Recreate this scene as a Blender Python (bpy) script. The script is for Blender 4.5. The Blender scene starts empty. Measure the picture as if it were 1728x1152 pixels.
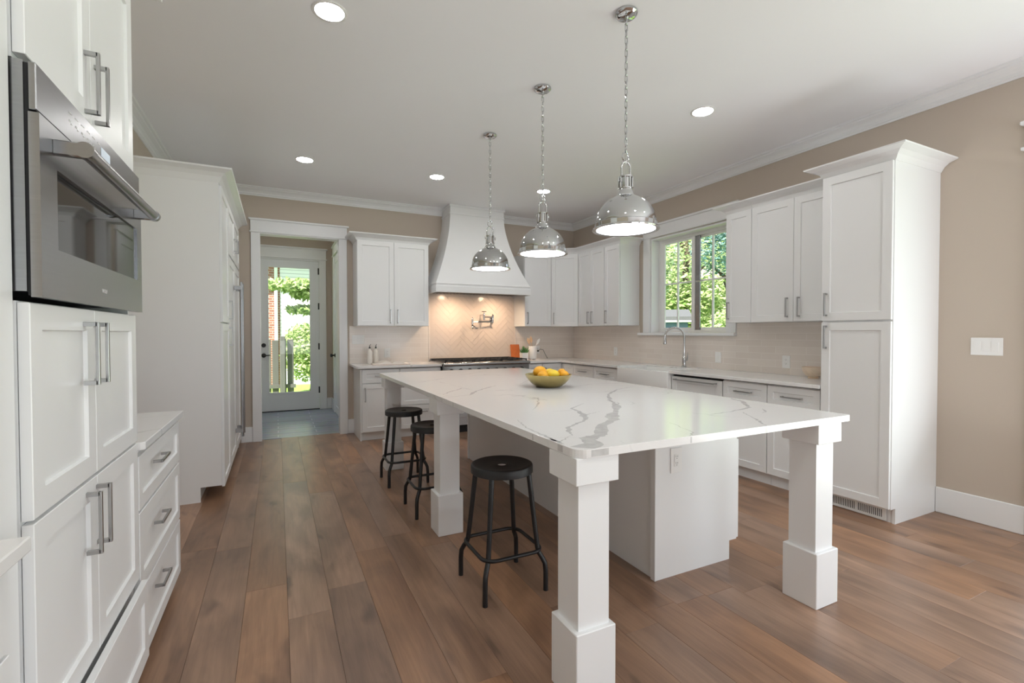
import bpy, bmesh, math, random
from mathutils import Matrix, Vector
random.seed(7)
PI = math.pi
S = bpy.context.scene
COL = S.collection

# ------------------------------------------------------------------ camera
cam_d = bpy.data.cameras.new('camera')
cam = bpy.data.objects.new('camera', cam_d); COL.objects.link(cam)
cam_d.sensor_width = 36.0; cam_d.lens = 801.93 / 1728 * 36.0
cam_d.clip_start = 0.05; cam_d.clip_end = 300
YAW, PIT, ROLL = 0.4587, -0.018385, -0.000909
_f = Vector((math.sin(YAW) * math.cos(PIT), math.cos(YAW) * math.cos(PIT), math.sin(PIT)))
_r = Vector((math.cos(YAW), -math.sin(YAW), 0)); _u = _r.cross(_f)
_r2 = _r * math.cos(ROLL) + _u * math.sin(ROLL); _u2 = -_r * math.sin(ROLL) + _u * math.cos(ROLL)
cm = Matrix((_r2, _u2, -_f)).transposed().to_4x4(); cm.translation = (0, 0, 1.316)
cam.matrix_world = cm
S.camera = cam

# ------------------------------------------------------------------ world, sun, daylight, exposure
W = bpy.data.worlds.new('world'); S.world = W; W.use_nodes = True
bg = W.node_tree.nodes['Background']
bg.inputs[0].default_value = (0.78, 0.89, 1.0, 1); bg.inputs[1].default_value = 1.3

def sun(name, energy, rot, angle):
    l = bpy.data.lights.new(name, 'SUN'); l.energy = energy; l.angle = angle; l.color = (1, .95, .86)
    o = bpy.data.objects.new(name, l); o.rotation_euler = rot; COL.objects.link(o)

def area(name, loc, rot, sx, sy, power, col=(1, 1, 1)):
    l = bpy.data.lights.new(name, 'AREA'); l.shape = 'RECTANGLE'; l.size = sx; l.size_y = sy
    l.energy = power; l.color = col
    o = bpy.data.objects.new(name, l); o.location = loc; o.rotation_euler = rot; COL.objects.link(o)

sun('sun', 12.0, (math.radians(38), 0, math.radians(-50)), .01)
# daylight entering by the windows behind the camera, the patio door on the right and the garden door
for lx, lw in ((1.0, 1.8), (3.2, 1.6)):
    area('daylight_rear_window', (lx, -3.1, 1.6), (math.radians(90), 0, 0), lw, 2.0, 8, (.90, .96, 1))
    # added fill lamps aimed upward to brighten the ceiling
    area('ceiling_fill_rear', (lx, -2.9, .75), (math.radians(150), 0, 0), lw, 1.0, 28, (.95, .975, 1))
area('daylight_patio_door', (4.30, 0.0, 1.25), (0, math.radians(90), 0), 2.3, 2.2, 15, (.86, .94, 1))
area('ceiling_fill_patio', (4.20, 0.0, .5), (0, math.radians(140), 0), .9, 2.2, 27, (.95, .975, 1))  # added fill lamp by the patio door, tilted up at the ceiling
S.view_settings.view_transform = 'Standard'; S.view_settings.look = 'None'
S.view_settings.gamma = 1.0; S.view_settings.use_curve_mapping = False
S.view_settings.exposure = 0.23
S.cycles.max_bounces = 12; S.cycles.diffuse_bounces = 8; S.cycles.glossy_bounces = 4
S.cycles.transparent_max_bounces = 12; S.cycles.caustics_reflective = False; S.cycles.caustics_refractive = False
S.cycles.sample_clamp_indirect = 4.0
S.cycles.use_denoising = True

# ------------------------------------------------------------------ materials
MATS = {}
def new_mat(name):
    m = bpy.data.materials.new(name); m.use_nodes = True
    MATS[name] = m
    return m, m.node_tree.nodes, m.node_tree.links, m.node_tree.nodes['Principled BSDF']

def plain(name, col, rough=.5, metal=0., noise=0.0, nscale=8., bump=0.0, bscale=60., spec=.5, aniso=None):
    m, N, L, P = new_mat(name)
    P.inputs['Base Color'].default_value = (*col, 1); P.inputs['Roughness'].default_value = rough
    P.inputs['Metallic'].default_value = metal; P.inputs['Specular IOR Level'].default_value = spec
    tc = N.new('ShaderNodeTexCoord')
    if noise:
        mp = N.new('ShaderNodeMapping'); L.new(tc.outputs['Object'], mp.inputs['Vector'])
        if aniso: mp.inputs['Scale'].default_value = aniso
        nz = N.new('ShaderNodeTexNoise'); nz.inputs['Scale'].default_value = nscale; nz.inputs['Detail'].default_value = 4
        L.new(mp.outputs[0], nz.inputs['Vector'])
        mx = N.new('ShaderNodeMix'); mx.data_type = 'RGBA'
        mx.inputs[6].default_value = (*[max(0, c * (1 - noise)) for c in col], 1)
        mx.inputs[7].default_value = (*[min(1, c * (1 + noise)) for c in col], 1)
        L.new(nz.outputs['Fac'], mx.inputs[0]); L.new(mx.outputs[2], P.inputs['Base Color'])
    if bump:
        nb = N.new('ShaderNodeTexNoise'); nb.inputs['Scale'].default_value = bscale
        L.new(tc.outputs['Object'], nb.inputs['Vector'])
        bp = N.new('ShaderNodeBump'); bp.inputs['Strength'].default_value = bump; bp.inputs['Distance'].default_value = .002
        L.new(nb.outputs['Fac'], bp.inputs['Height']); L.new(bp.outputs[0], P.inputs['Normal'])
    return m

def emit(name, col, strength):
    m, N, L, P = new_mat(name)
    P.inputs['Base Color'].default_value = (*col, 1)
    P.inputs['Emission Color'].default_value = (*col, 1); P.inputs['Emission Strength'].default_value = strength
    return m

plain('cabinet_white', (.79, .80, .805), .34, noise=.012, nscale=3)
plain('trim_white', (.80, .81, .82), .40, noise=.012, nscale=3)
plain('ceiling_paint', (.885, .89, .915), .85, noise=.015, nscale=1.2)
plain('wall_paint', (.52, .45, .38), .80, noise=.02, nscale=2, bump=.05, bscale=300)
plain('hood_white', (.80, .81, .82), .5, noise=.01)
plain('chrome', (.60, .61, .62), .05, 1.0)
plain('nickel', (.44, .44, .44), .28, 1.0, noise=.05, nscale=30)
plain('steel', (.37, .375, .385), .27, 1.0, noise=.10, nscale=4, aniso=(1, 1, 60))
plain('steel_dark', (.25, .25, .25), .3, 1.0, noise=.1, nscale=6)
plain('dark_gap', (.01, .01, .012), .6, noise=.2)
plain('black_metal', (.007, .007, .008), .42, noise=.3, nscale=20, bump=.08, bscale=120)
plain('stool_seat_metal', (.011, .011, .012), .45, noise=.3, nscale=12, bump=.1, bscale=90)
plain('cast_iron', (.015, .015, .016), .6, noise=.3, nscale=30)
plain('black_glass', (.012, .012, .013), .03, noise=.1, spec=.8)
plain('sink_ceramic', (.84, .84, .83), .12, noise=.01)
plain('door_white', (.78, .80, .82), .42, noise=.01)
plain('plate_white', (.82, .82, .81), .3, noise=.01)
plain('brass', (.50, .40, .17), .30, 1.0, noise=.12, nscale=25)
plain('orange_peel', (.90, .42, .02), .42, noise=.18, nscale=14, bump=.25, bscale=220)
plain('lemon_peel', (.93, .64, .04), .42, noise=.15, nscale=14, bump=.25, bscale=220)
plain('bottle_glaze', (.80, .76, .70), .35, noise=.03)
plain('paper', (.80, .74, .68), .8, noise=.05, nscale=40)
plain('book_cover', (.42, .28, .24), .6, noise=.2)
plain('board_wood', (.48, .13, .03), .45, noise=.35, nscale=7, aniso=(14, 14, 1.5))
plain('spoon_wood', (.66, .46, .30), .6, noise=.2, nscale=10)
plain('pot_ceramic', (.84, .82, .80), .3, noise=.02)
plain('succulent_green', (.05, .16, .04), .5, noise=.4, nscale=30)
plain('soil', (.05, .035, .025), .9, noise=.4, nscale=60)
plain('silicone_white', (.80, .78, .76), .5, noise=.03)
plain('hinge_black', (.012, .012, .013), .4, noise=.2)
plain('cord_black', (.012, .012, .013), .5, noise=.2)
plain('hood_liner', (.16, .15, .14), .35, .9, noise=.2, nscale=10)
emit('pendant_glow', (1, 1, 1), 7.0)
emit('can_glow', (1, .98, .96), 88.0)
emit('hood_lamp_glow', (1, .74, .48), 30.0)
emit('oven_display_glow', (.55, .62, .70), .25)
plain('marking_white', (.75, .75, .75), .5, noise=.02)

def glass(name, tint=(1, 1, 1), refl=.07):
    m = bpy.data.materials.new(name); m.use_nodes = True; MATS[name] = m
    N, L = m.node_tree.nodes, m.node_tree.links
    N.remove(N['Principled BSDF'])
    t = N.new('ShaderNodeBsdfTransparent'); t.inputs[0].default_value = (*tint, 1)
    g = N.new('ShaderNodeBsdfGlossy'); g.inputs['Roughness'].default_value = .02
    lw = N.new('ShaderNodeLayerWeight'); lw.inputs[0].default_value = .5
    pw = N.new('ShaderNodeMath'); pw.operation = 'POWER'; pw.inputs[1].default_value = 4.0; L.new(lw.outputs['Facing'], pw.inputs[0])
    ma = N.new('ShaderNodeMath'); ma.operation = 'MULTIPLY_ADD'; ma.inputs[1].default_value = .5; ma.inputs[2].default_value = .012; L.new(pw.outputs[0], ma.inputs[0])
    mx = N.new('ShaderNodeMixShader')
    L.new(ma.outputs[0], mx.inputs[0]); L.new(t.outputs[0], mx.inputs[1]); L.new(g.outputs[0], mx.inputs[2])
    L.new(mx.outputs[0], N['Material Output'].inputs[0])
glass('window_glass')

def marble(name, vein=.62):
    m, N, L, P = new_mat(name)
    P.inputs['Roughness'].default_value = .13
    tc = N.new('ShaderNodeTexCoord')
    n1 = N.new('ShaderNodeTexNoise'); n1.inputs['Scale'].default_value = 1.6; n1.inputs['Detail'].default_value = 6
    L.new(tc.outputs['Object'], n1.inputs['Vector'])
    vm = N.new('ShaderNodeVectorMath'); vm.operation = 'MULTIPLY_ADD'
    L.new(n1.outputs['Color'], vm.inputs[0]); vm.inputs[1].default_value = (.7, .7, .7); L.new(tc.outputs['Object'], vm.inputs[2])
    v = N.new('ShaderNodeTexVoronoi'); v.feature = 'DISTANCE_TO_EDGE'; v.inputs['Scale'].default_value = 1.15
    L.new(vm.outputs[0], v.inputs['Vector'])
    cr = N.new('ShaderNodeValToRGB')
    cr.color_ramp.elements[0].position = 0.0; cr.color_ramp.elements[0].color = (vein, vein, vein, 1)
    cr.color_ramp.elements[1].position = .012; cr.color_ramp.elements[1].color = (.80, .80, .80, 1)
    L.new(v.outputs['Distance'], cr.inputs[0])
    n2 = N.new('ShaderNodeTexNoise'); n2.inputs['Scale'].default_value = 2.2; n2.inputs['Detail'].default_value = 3
    L.new(tc.outputs['Object'], n2.inputs['Vector'])
    r2 = N.new('ShaderNodeValToRGB'); r2.color_ramp.elements[0].position = .46; r2.color_ramp.elements[1].position = .60
    L.new(n2.outputs['Fac'], r2.inputs[0])
    mx = N.new('ShaderNodeMix'); mx.data_type = 'RGBA'; mx.inputs[6].default_value = (.80, .80, .80, 1)
    L.new(r2.outputs[0], mx.inputs[0]); L.new(cr.outputs[0], mx.inputs[7])
    L.new(mx.outputs[2], P.inputs['Base Color'])
    return m
marble('marble')
plain('marble_vein', (.55, .55, .55), .16, noise=.28, nscale=28)

def floor_wood():
    m, N, L, P = new_mat('floor_wood')
    at = N.new('ShaderNodeAttribute'); at.attribute_name = 'plank'
    sp = N.new('ShaderNodeSeparateColor'); L.new(at.outputs['Color'], sp.inputs[0])
    tc = N.new('ShaderNodeTexCoord')
    off = N.new('ShaderNodeVectorMath'); off.operation = 'MULTIPLY_ADD'
    L.new(at.outputs['Color'], off.inputs[0]); off.inputs[1].default_value = (37, 53, 11); L.new(tc.outputs['Object'], off.inputs[2])
    def nz(scale, det, sc3, rough=.55, dist=0.):
        mp = N.new('ShaderNodeMapping'); mp.inputs['Scale'].default_value = sc3; L.new(off.outputs[0], mp.inputs['Vector'])
        n = N.new('ShaderNodeTexNoise'); n.inputs['Scale'].default_value = scale; n.inputs['Detail'].default_value = det
        n.inputs['Roughness'].default_value = rough; n.inputs['Distortion'].default_value = dist
        L.new(mp.outputs[0], n.inputs['Vector']); return n
    grain = nz(1, 6, (55, 3.0, 1), .6, .6)
    cloud = nz(1, 3, (5.0, 1.5, 1), .5, .8)
    knot = nz(1, 2, (9, 3.2, 1), .4, .3)
    c1 = N.new('ShaderNodeValToRGB'); e = c1.color_ramp.elements
    e[0].position = .30; e[0].color = (.200, .112, .069, 1); e[1].position = .70; e[1].color = (.380, .212, .122, 1)
    L.new(cloud.outputs['Fac'], c1.inputs[0])
    c2 = N.new('ShaderNodeValToRGB'); e = c2.color_ramp.elements
    e[0].position = .25; e[0].color = (.72, .70, .70, 1); e[1].position = .7; e[1].color = (1.1, 1.1, 1.1, 1)
    L.new(grain.outputs['Fac'], c2.inputs[0])
    mu = N.new('ShaderNodeMix'); mu.data_type = 'RGBA'; mu.blend_type = 'MULTIPLY'; mu.inputs[0].default_value = .8
    L.new(c1.outputs[0], mu.inputs[6]); L.new(c2.outputs[0], mu.inputs[7])
    c3 = N.new('ShaderNodeValToRGB'); e = c3.color_ramp.elements
    e[0].position = .22; e[0].color = (.38, .38, .42, 1); e[1].position = .36; e[1].color = (1, 1, 1, 1)
    L.new(knot.outputs['Fac'], c3.inputs[0])
    mk = N.new('ShaderNodeMix'); mk.data_type = 'RGBA'; mk.blend_type = 'MULTIPLY'; mk.inputs[0].default_value = .8
    L.new(mu.outputs[2], mk.inputs[6]); L.new(c3.outputs[0], mk.inputs[7])
    hs = N.new('ShaderNodeHueSaturation')
    mr = N.new('ShaderNodeMapRange'); mr.inputs[3].default_value = .86; mr.inputs[4].default_value = 1.12
    L.new(sp.outputs[0], mr.inputs[0]); L.new(mr.outputs[0], hs.inputs['Value'])
    ms = N.new('ShaderNodeMapRange'); ms.inputs[3].default_value = .80; ms.inputs[4].default_value = 1.02
    L.new(sp.outputs[1], ms.inputs[0]); L.new(ms.outputs[0], hs.inputs['Saturation'])
    L.new(mk.outputs[2], hs.inputs['Color']); L.new(hs.outputs[0], P.inputs['Base Color'])
    rr = N.new('ShaderNodeMapRange'); rr.inputs[3].default_value = .25; rr.inputs[4].default_value = .42
    L.new(grain.outputs['Fac'], rr.inputs[0]); L.new(rr.outputs[0], P.inputs['Roughness'])
    bp = N.new('ShaderNodeBump'); bp.inputs['Strength'].default_value = .12; bp.inputs['Distance'].default_value = .003
    L.new(grain.outputs['Fac'], bp.inputs['Height']); L.new(bp.outputs[0], P.inputs['Normal'])
floor_wood()

def brick_mat(name, axes, c1, c2, cm_, bw, rh, mortar, rough, off=.5, bump=.15, noise=.0):
    m, N, L, P = new_mat(name)
    P.inputs['Roughness'].default_value = rough
    tc = N.new('ShaderNodeTexCoord'); sx = N.new('ShaderNodeSeparateXYZ'); cx = N.new('ShaderNodeCombineXYZ')
    L.new(tc.outputs['Object'], sx.inputs[0])
    L.new(sx.outputs[axes[0]], cx.inputs[0]); L.new(sx.outputs[axes[1]], cx.inputs[1])
    b = N.new('ShaderNodeTexBrick'); b.inputs['Color1'].default_value = (*c1, 1); b.inputs['Color2'].default_value = (*c2, 1)
    b.inputs['Mortar'].default_value = (*cm_, 1); b.inputs['Scale'].default_value = 1
    b.inputs['Mortar Size'].default_value = mortar; b.inputs['Brick Width'].default_value = bw; b.inputs['Row Height'].default_value = rh
    b.offset = off; b.inputs['Mortar Smooth'].default_value = .3; b.inputs['Bias'].default_value = 0
    L.new(cx.outputs[0], b.inputs['Vector'])
    nz = N.new('ShaderNodeTexNoise'); nz.inputs['Scale'].default_value = 9; nz.inputs['Detail'].default_value = 4
    L.new(tc.outputs['Object'], nz.inputs['Vector'])
    mx = N.new('ShaderNodeMix'); mx.data_type = 'RGBA'; mx.blend_type = 'OVERLAY'; mx.inputs[0].default_value = noise
    L.new(b.outputs['Color'], mx.inputs[6]); L.new(nz.outputs['Color'], mx.inputs[7]); 
    L.new((mx.outputs[2] if noise else b.outputs['Color']), P.inputs['Base Color'])
    bp = N.new('ShaderNodeBump'); bp.inputs['Strength'].default_value = bump; bp.inputs['Distance'].default_value = .004; bp.invert = True
    L.new(b.outputs['Fac'], bp.inputs['Height']); L.new(bp.outputs[0], P.inputs['Normal'])
TB1, TB2, TBM = (.72, .655, .60), (.76, .70, .645), (.83, .78, .735)
brick_mat('subway_tile_back', ('X', 'Z'), TB1, TB2, TBM, .30, .0655, .0022, .16)
brick_mat('subway_tile_right', ('Y', 'Z'), TB1, TB2, TBM, .30, .0655, .0022, .16)
brick_mat('hall_tile', ('X', 'Y'), (.19, .225, .285), (.29, .325, .385), (.52, .55, .60), .92, .155, .006, .28, noise=.35)
brick_mat('siding', ('X', 'Z'), (.80, .82, .82), (.82, .84, .84), (.50, .52, .53), 60, .115, .012, .6, off=0)
brick_mat('red_brick', ('X', 'Z'), (.26, .10, .07), (.36, .16, .11), (.45, .42, .38), .21, .075, .01, .8)
plain('herring_tile', (.68, .59, .52), .15, noise=.05, nscale=6)
plain('grout', (.76, .69, .63), .8, noise=.03)
plain('lawn_green', (.20, .34, .06), .9, noise=.45, nscale=1.5, bump=.6, bscale=20)
plain('fence_wood', (.11, .11, .10), .85, noise=.3, nscale=5, aniso=(12, 12, 1))
plain('bark', (.10, .075, .055), .9, noise=.4, nscale=10)
plain('shed_wall', (.13, .20, .38), .7, noise=.08)
plain('shed_roof', (.10, .105, .11), .9, noise=.15, nscale=30)
plain('house_beige', (.50, .44, .36), .8, noise=.05)
plain('house_roof', (.34, .31, .29), .9, noise=.12, nscale=20)
plain('gutter_white', (.82, .83, .83), .5, noise=.01)

def leaf_mat(name, a, b):
    m, N, L, P = new_mat(name)
    at = N.new('ShaderNodeAttribute'); at.attribute_name = 'plank'
    cr = N.new('ShaderNodeValToRGB'); cr.color_ramp.elements[0].color = (*a, 1); cr.color_ramp.elements[1].color = (*b, 1)
    sp = N.new('ShaderNodeSeparateColor'); L.new(at.outputs['Color'], sp.inputs[0]); L.new(sp.outputs[0], cr.inputs[0])
    L.new(cr.outputs[0], P.inputs['Base Color']); P.inputs['Roughness'].default_value = .55
    tr = N.new('ShaderNodeBsdfTranslucent'); L.new(cr.outputs[0], tr.inputs[0])
    mx = N.new('ShaderNodeMixShader'); mx.inputs[0].default_value = .4
    L.new(P.outputs[0], mx.inputs[1]); L.new(tr.outputs[0], mx.inputs[2]); L.new(mx.outputs[0], N['Material Output'].inputs[0])
leaf_mat('leaf_light', (.20, .34, .09), (.66, .74, .38))
leaf_mat('leaf_mid', (.08, .18, .08), (.46, .56, .30))
leaf_mat('leaf_dark', (.03, .10, .04), (.14, .28, .12))
leaf_mat('leaf_blue', (.07, .20, .20), (.36, .54, .48))
MM = lambda n: MATS[n]

# ------------------------------------------------------------------ mesh builder (all coordinates are world metres)
class B:
    def __init__(s): s.bm = bmesh.new(); s.smooth = False; s.mi = 0; s.col = None
    def _f(s, vs):
        try: f = s.bm.faces.new(vs)
        except ValueError: return None
        f.material_index = s.mi; return f
    def box(s, x0, x1, y0, y1, z0, z1, bev=0., seg=1):
        v = [s.bm.verts.new(p) for p in ((x0,y0,z0),(x1,y0,z0),(x1,y1,z0),(x0,y1,z0),(x0,y0,z1),(x1,y0,z1),(x1,y1,z1),(x0,y1,z1))]
        fs = [s._f([v[i] for i in q]) for q in ((3,2,1,0),(4,5,6,7),(0,1,5,4),(1,2,6,5),(2,3,7,6),(3,0,4,7))]
        if bev:
            es = {e for f in fs for e in f.edges}
            bmesh.ops.bevel(s.bm, geom=list(es), offset=bev, segments=seg, profile=.5, affect='EDGES')
        return s
    def prism(s, pts, z0, z1):
        a = [s.bm.verts.new((x, y, z0)) for x, y in pts]; b = [s.bm.verts.new((x, y, z1)) for x, y in pts]
        n = len(pts); s._f(a[::-1]); s._f(b)
        for i in range(n): s._f([a[i], a[(i+1) % n], b[(i+1) % n], b[i]])
        return s
    def prism3(s, pts, d):
        a = [s.bm.verts.new(p) for p in pts]; b = [s.bm.verts.new(Vector(p) + Vector(d)) for p in pts]
        n = len(pts); s._f(a[::-1]); s._f(b)
        for i in range(n): s._f([a[i], a[(i+1) % n], b[(i+1) % n], b[i]])
        return s
    def rings(s, rings, closed=False, cap=True):
        R = [[s.bm.verts.new(p) for p in r] for r in rings]; n = len(R[0])
        for i in range(len(R) - (0 if closed else 1)):
            a, b = R[i], R[(i+1) % len(R)]
            for j in range(n): s._f([a[j], a[(j+1) % n], b[(j+1) % n], b[j]])
        if cap and not closed: s._f(R[0][::-1]); s._f(R[-1])
        return s
    def tube(s, pts, r, seg=10, closed=False, cap=True, flat=1.):
        pts = [Vector(p) for p in pts]; n = len(pts); rs = r if isinstance(r, (list, tuple)) else [r] * n
        rings = []; up = None
        for i, p in enumerate(pts):
            if closed: t = pts[(i+1) % n] - pts[i-1]
            else: t = pts[min(i+1, n-1)] - pts[max(i-1, 0)]
            t.normalize()
            if up is None: up = t.orthogonal().normalized()
            up = (up - t * up.dot(t)); up = up.normalized() if up.length > 1e-6 else t.orthogonal().normalized()
            w = t.cross(up)
            rings.append([p + (up * math.cos(2*PI*k/seg) * flat + w * math.sin(2*PI*k/seg)) * rs[i] for k in range(seg)])
        s.smooth = True
        return s.rings(rings, closed, cap)
    def lathe(s, prof, c=(0, 0, 0), seg=40, cap0=False, cap1=False):
        rings = [[(c[0] + r * math.cos(2*PI*k/seg), c[1] + r * math.sin(2*PI*k/seg), c[2] + z) for k in range(seg)] for r, z in prof]
        R = [[s.bm.verts.new(p) for p in r] for r in rings]
        for a, b in zip(R, R[1:]):
            for j in range(seg): s._f([a[j], a[(j+1) % seg], b[(j+1) % seg], b[j]])
        if cap0: s._f(R[0][::-1])
        if cap1: s._f(R[-1])
        s.smooth = True
        return s
    def sweep(s, path, prof, z):
        """profile (out, up) swept along an xy polyline; out is to the right of travel; mitred"""
        path = [Vector(p) for p in path]; n = len(path); rings = []
        for i, p in enumerate(path):
            d0 = (path[i] - path[i-1]).normalized() if i else None
            d1 = (path[i+1] - path[i]).normalized() if i < n - 1 else None
            d0 = d0 or d1; d1 = d1 or d0
            n0 = Vector((d0.y, -d0.x)); n1 = Vector((d1.y, -d1.x))
            m = (n0 + n1).normalized(); k = 1 / max(.2, m.dot(n0))
            rings.append([(p.x + m.x * o * k, p.y + m.y * o * k, z + h) for o, h in prof])
        return s.rings(rings)
    def shaker(s, x0, x1, z0, z1, rail=.058, t=.02, rec=.009, y=0., bev=.0016):
        """recessed-panel front in local coordinates: front face at y, facing -y"""
        V = s.bm.verts.new
        ob = [V((x0, y+t, z0)), V((x1, y+t, z0)), V((x1, y+t, z1)), V((x0, y+t, z1))]
        b = bev
        om = [V((x0, y+b, z0)), V((x1, y+b, z0)), V((x1, y+b, z1)), V((x0, y+b, z1))]
        of = [V((x0+b, y, z0+b)), V((x1-b, y, z0+b)), V((x1-b, y, z1-b)), V((x0+b, y, z1-b))]
        r = rail
        i1 = [V((x0+r, y, z0+r)), V((x1-r, y, z0+r)), V((x1-r, y, z1-r)), V((x0+r, y, z1-r))]
        r2 = rail + .003
        i2 = [V((x0+r2, y+rec, z0+r2)), V((x1-r2, y+rec, z0+r2)), V((x1-r2, y+rec, z1-r2)), V((x0+r2, y+rec, z1-r2))]
        for a, c in ((ob, om), (om, of), (of, i1), (i1, i2)):
            for j in range(4): s._f([a[j], a[(j+1) % 4], c[(j+1) % 4], c[j]])
        s._f(i2); s._f(ob[::-1])
        return s
    def add(s, other, M):
        me = bpy.data.meshes.new('tmp'); other.bm.to_mesh(me); me.transform(M); s.bm.from_mesh(me); bpy.data.meshes.remove(me); return s
    def out(s, name, mats, parent=None, M=None, bevel=None, recalc=True):
        if recalc: bmesh.ops.recalc_face_normals(s.bm, faces=s.bm.faces)
        me = bpy.data.meshes.new(name); s.bm.to_mesh(me); s.bm.free()
        if M is not None: me.transform(M)
        if isinstance(mats, str): mats = [mats]
        for m in mats: me.materials.append(MM(m))
        o = bpy.data.objects.new(name, me); COL.objects.link(o)
        if parent is not None:
            w = world_of(parent)
            me.transform(w.inverted()); o.parent = parent
        if s.smooth:
            for p in me.polygons: p.use_smooth = True
            me.set_sharp_from_angle(angle=math.radians(38))
        if bevel:
            md = o.modifiers.new('bevel', 'BEVEL'); md.width = bevel; md.segments = 2; md.limit_method = 'ANGLE'; md.angle_limit = math.radians(40)
        return o

def world_of(o):
    m = Matrix.Translation(o.location)
    return world_of(o.parent) @ m if o.parent else m
def empty(name, loc, label=None, cat=None, group=None):
    o = bpy.data.objects.new(name, None); o.location = loc; o.empty_display_size = .05; COL.objects.link(o)
    if label: tag(o, label, cat, group)
    return o
def tag(o, label, cat, group=None, kind=None):
    o['label'] = label; o['category'] = cat
    if group: o['group'] = group
    if kind: o['kind'] = kind
    return o
def struct(o): o['kind'] = 'structure'; return o
def recentre(o, loc):
    """move a top-level mesh's origin to loc without moving its geometry"""
    o.data.transform(Matrix.Translation(Vector(loc)).inverted()); o.location = loc; return o
def dup(root, loc):
    r = root.copy(); COL.objects.link(r); r.location = loc
    for ch in list(root.children):
        c = ch.copy(); COL.objects.link(c); c.parent = r
        for g in list(ch.children):
            d = g.copy(); COL.objects.link(d); d.parent = c
    return r
def MX(ox, oy, deg): return Matrix.Translation((ox, oy, 0)) @ Matrix.Rotation(math.radians(deg), 4, 'Z')

# ------------------------------------------------------------------ room shell
CZ = 3.06; WB = 6.52; WR = 4.34; WL = -1.03
LAY = 'plank'
def paint_faces(o, fn):
    me = o.data; ca = me.color_attributes.new(LAY, 'FLOAT_COLOR', 'CORNER')
    for p in me.polygons:
        c = fn(p)
        for li in p.loop_indices: ca.data[li].color = c

b = B(); PW = .188
joint = {-2: 3.33, -1: 2.74, 0: 2.39, 1: 2.585, 2: 2.95, 5: 1.62, 6: 1.94, 7: 1.62, 8: 1.71, 9: 1.69, 10: 1.68, 12: .90}
cols_ = []
for k in range(-7, 24):
    x0 = .034 + (k) * PW - 0.0; x1 = x0 + PW
    x0c, x1c = max(x0, WL), min(x1, WR)
    if x1c - x0c < .01: continue
    j = joint.get(k, random.uniform(1.2, 3.2)); ys = [j]
    while ys[-1] < 6.6: ys.append(ys[-1] + random.uniform(1.5, 2.3))
    while ys[0] > -3.2: ys.insert(0, ys[0] - random.uniform(1.4, 2.2))
    for y0, y1 in zip(ys, ys[1:]):
        y0, y1 = max(y0, -3.2), min(y1, 6.6)
        if y1 - y0 < .05: continue
        g = .0004
        b.box(x0c + g, x1c - g, y0 + g, y1 - g, -.02, 0, bev=.0006)
fl = b.out('floor', 'floor_wood'); struct(fl)
rnd = {}
def plankcol(p):
    c = p.center; k = math.floor((c.x - .034) / PW)
    key = None
    for kk in rnd:
        if kk[0] == k and kk[1] <= c.y <= kk[2]: key = kk
    return rnd.get(key, (.5, .5, .5, 1))
# one random colour per plank: planks are separate islands of 26 faces
me = fl.data; ca = me.color_attributes.new(LAY, 'FLOAT_COLOR', 'CORNER'); rr = random.Random(11)
import collections
per = 26; cur = None
for i, p in enumerate(me.polygons):
    if i % per == 0: cur = (rr.random(), rr.random(), rr.random(), 1)
    for li in p.loop_indices: ca.data[li].color = cur
b = B().box(WL - .2, WR + .2, -3.4, 6.62, -.12, -.02); struct(b.out('floor_base', 'dark_gap'))
b = B().box(-.6, 1.1, 6.6, 9.0, -.12, -.001); struct(b.out('floor_hall', 'hall_tile'))
b = B().box(WL - .2, WR + .2, -3.4, 9.05, CZ, CZ + .25); struct(b.out('ceiling', 'ceiling_paint'))
b = B().box(WL - .15, WL, -3.4, 6.64, -.1, CZ); struct(b.out('wall_left', 'wall_paint'))
b = B()
OX0, OX1, OZ = -.178, .72, 2.515
b.box(WL, OX0 - .02, WB, WB + .12, -.1, CZ).box(OX1 + .02, WR, WB, WB + .12, -.1, CZ).box(OX0 - .02, OX1 + .02, WB, WB + .12, OZ + .02, CZ)
struct(b.out('wall_back', 'wall_paint'))
# right wall with the sink window and a patio door nearer the camera
WY0, WY1, WZ0, WZ1 = 3.56, 4.73, 1.316, 2.52
b = B()
b.box(WR, WR + .2, WY1, WB + .12, -.1, CZ).box(WR, WR + .2, WY0, WY1, -.1, WZ0).box(WR, WR + .2, WY0, WY1, WZ1, CZ)
b.box(WR, WR + .2, 1.20, WY0, -.1, CZ).box(WR, WR + .2, -1.2, 1.20, 2.48, CZ).box(WR, WR + .2, -3.4, -1.2, -.1, CZ)
struct(b.out('wall_right', 'wall_paint'))
b = B()
b.box(WL - .15, .05, -3.4, -3.2, -.1, CZ).box(1.95, 2.35, -3.4, -3.2, -.1, CZ).box(4.05, WR + .2, -3.4, -3.2, -.1, CZ)
for a0, a1 in ((.05, 1.95), (2.35, 4.05)):
    b.box(a0, a1, -3.4, -3.2, -.1, .5).box(a0, a1, -3.4, -3.2, 2.6, CZ)
struct(b.out('wall_rear', 'wall_paint'))
# hall beyond the cased opening
b = B().box(-.62, -.50, 6.64, 9.0, -.1, CZ); struct(b.out('wall_hall_left', 'wall_paint'))
HX = .86
b = B().box(HX, HX + .12, 6.64, 9.0, -.1, CZ); struct(b.out('wall_hall_right', 'wall_paint'))
b = B(); HY = 8.85; DX0, DX1, DZ = -.30, .65, 2.545
b.box(-.50, DX0 - .02, HY, HY + .15, -.1, CZ).box(DX1 + .02, HX, HY, HY + .15, -.1, CZ).box(DX0 - .02, DX1 + .02, HY, HY + .15, DZ + .02, CZ)
struct(b.out('wall_hall_back', 'wall_paint'))

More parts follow.
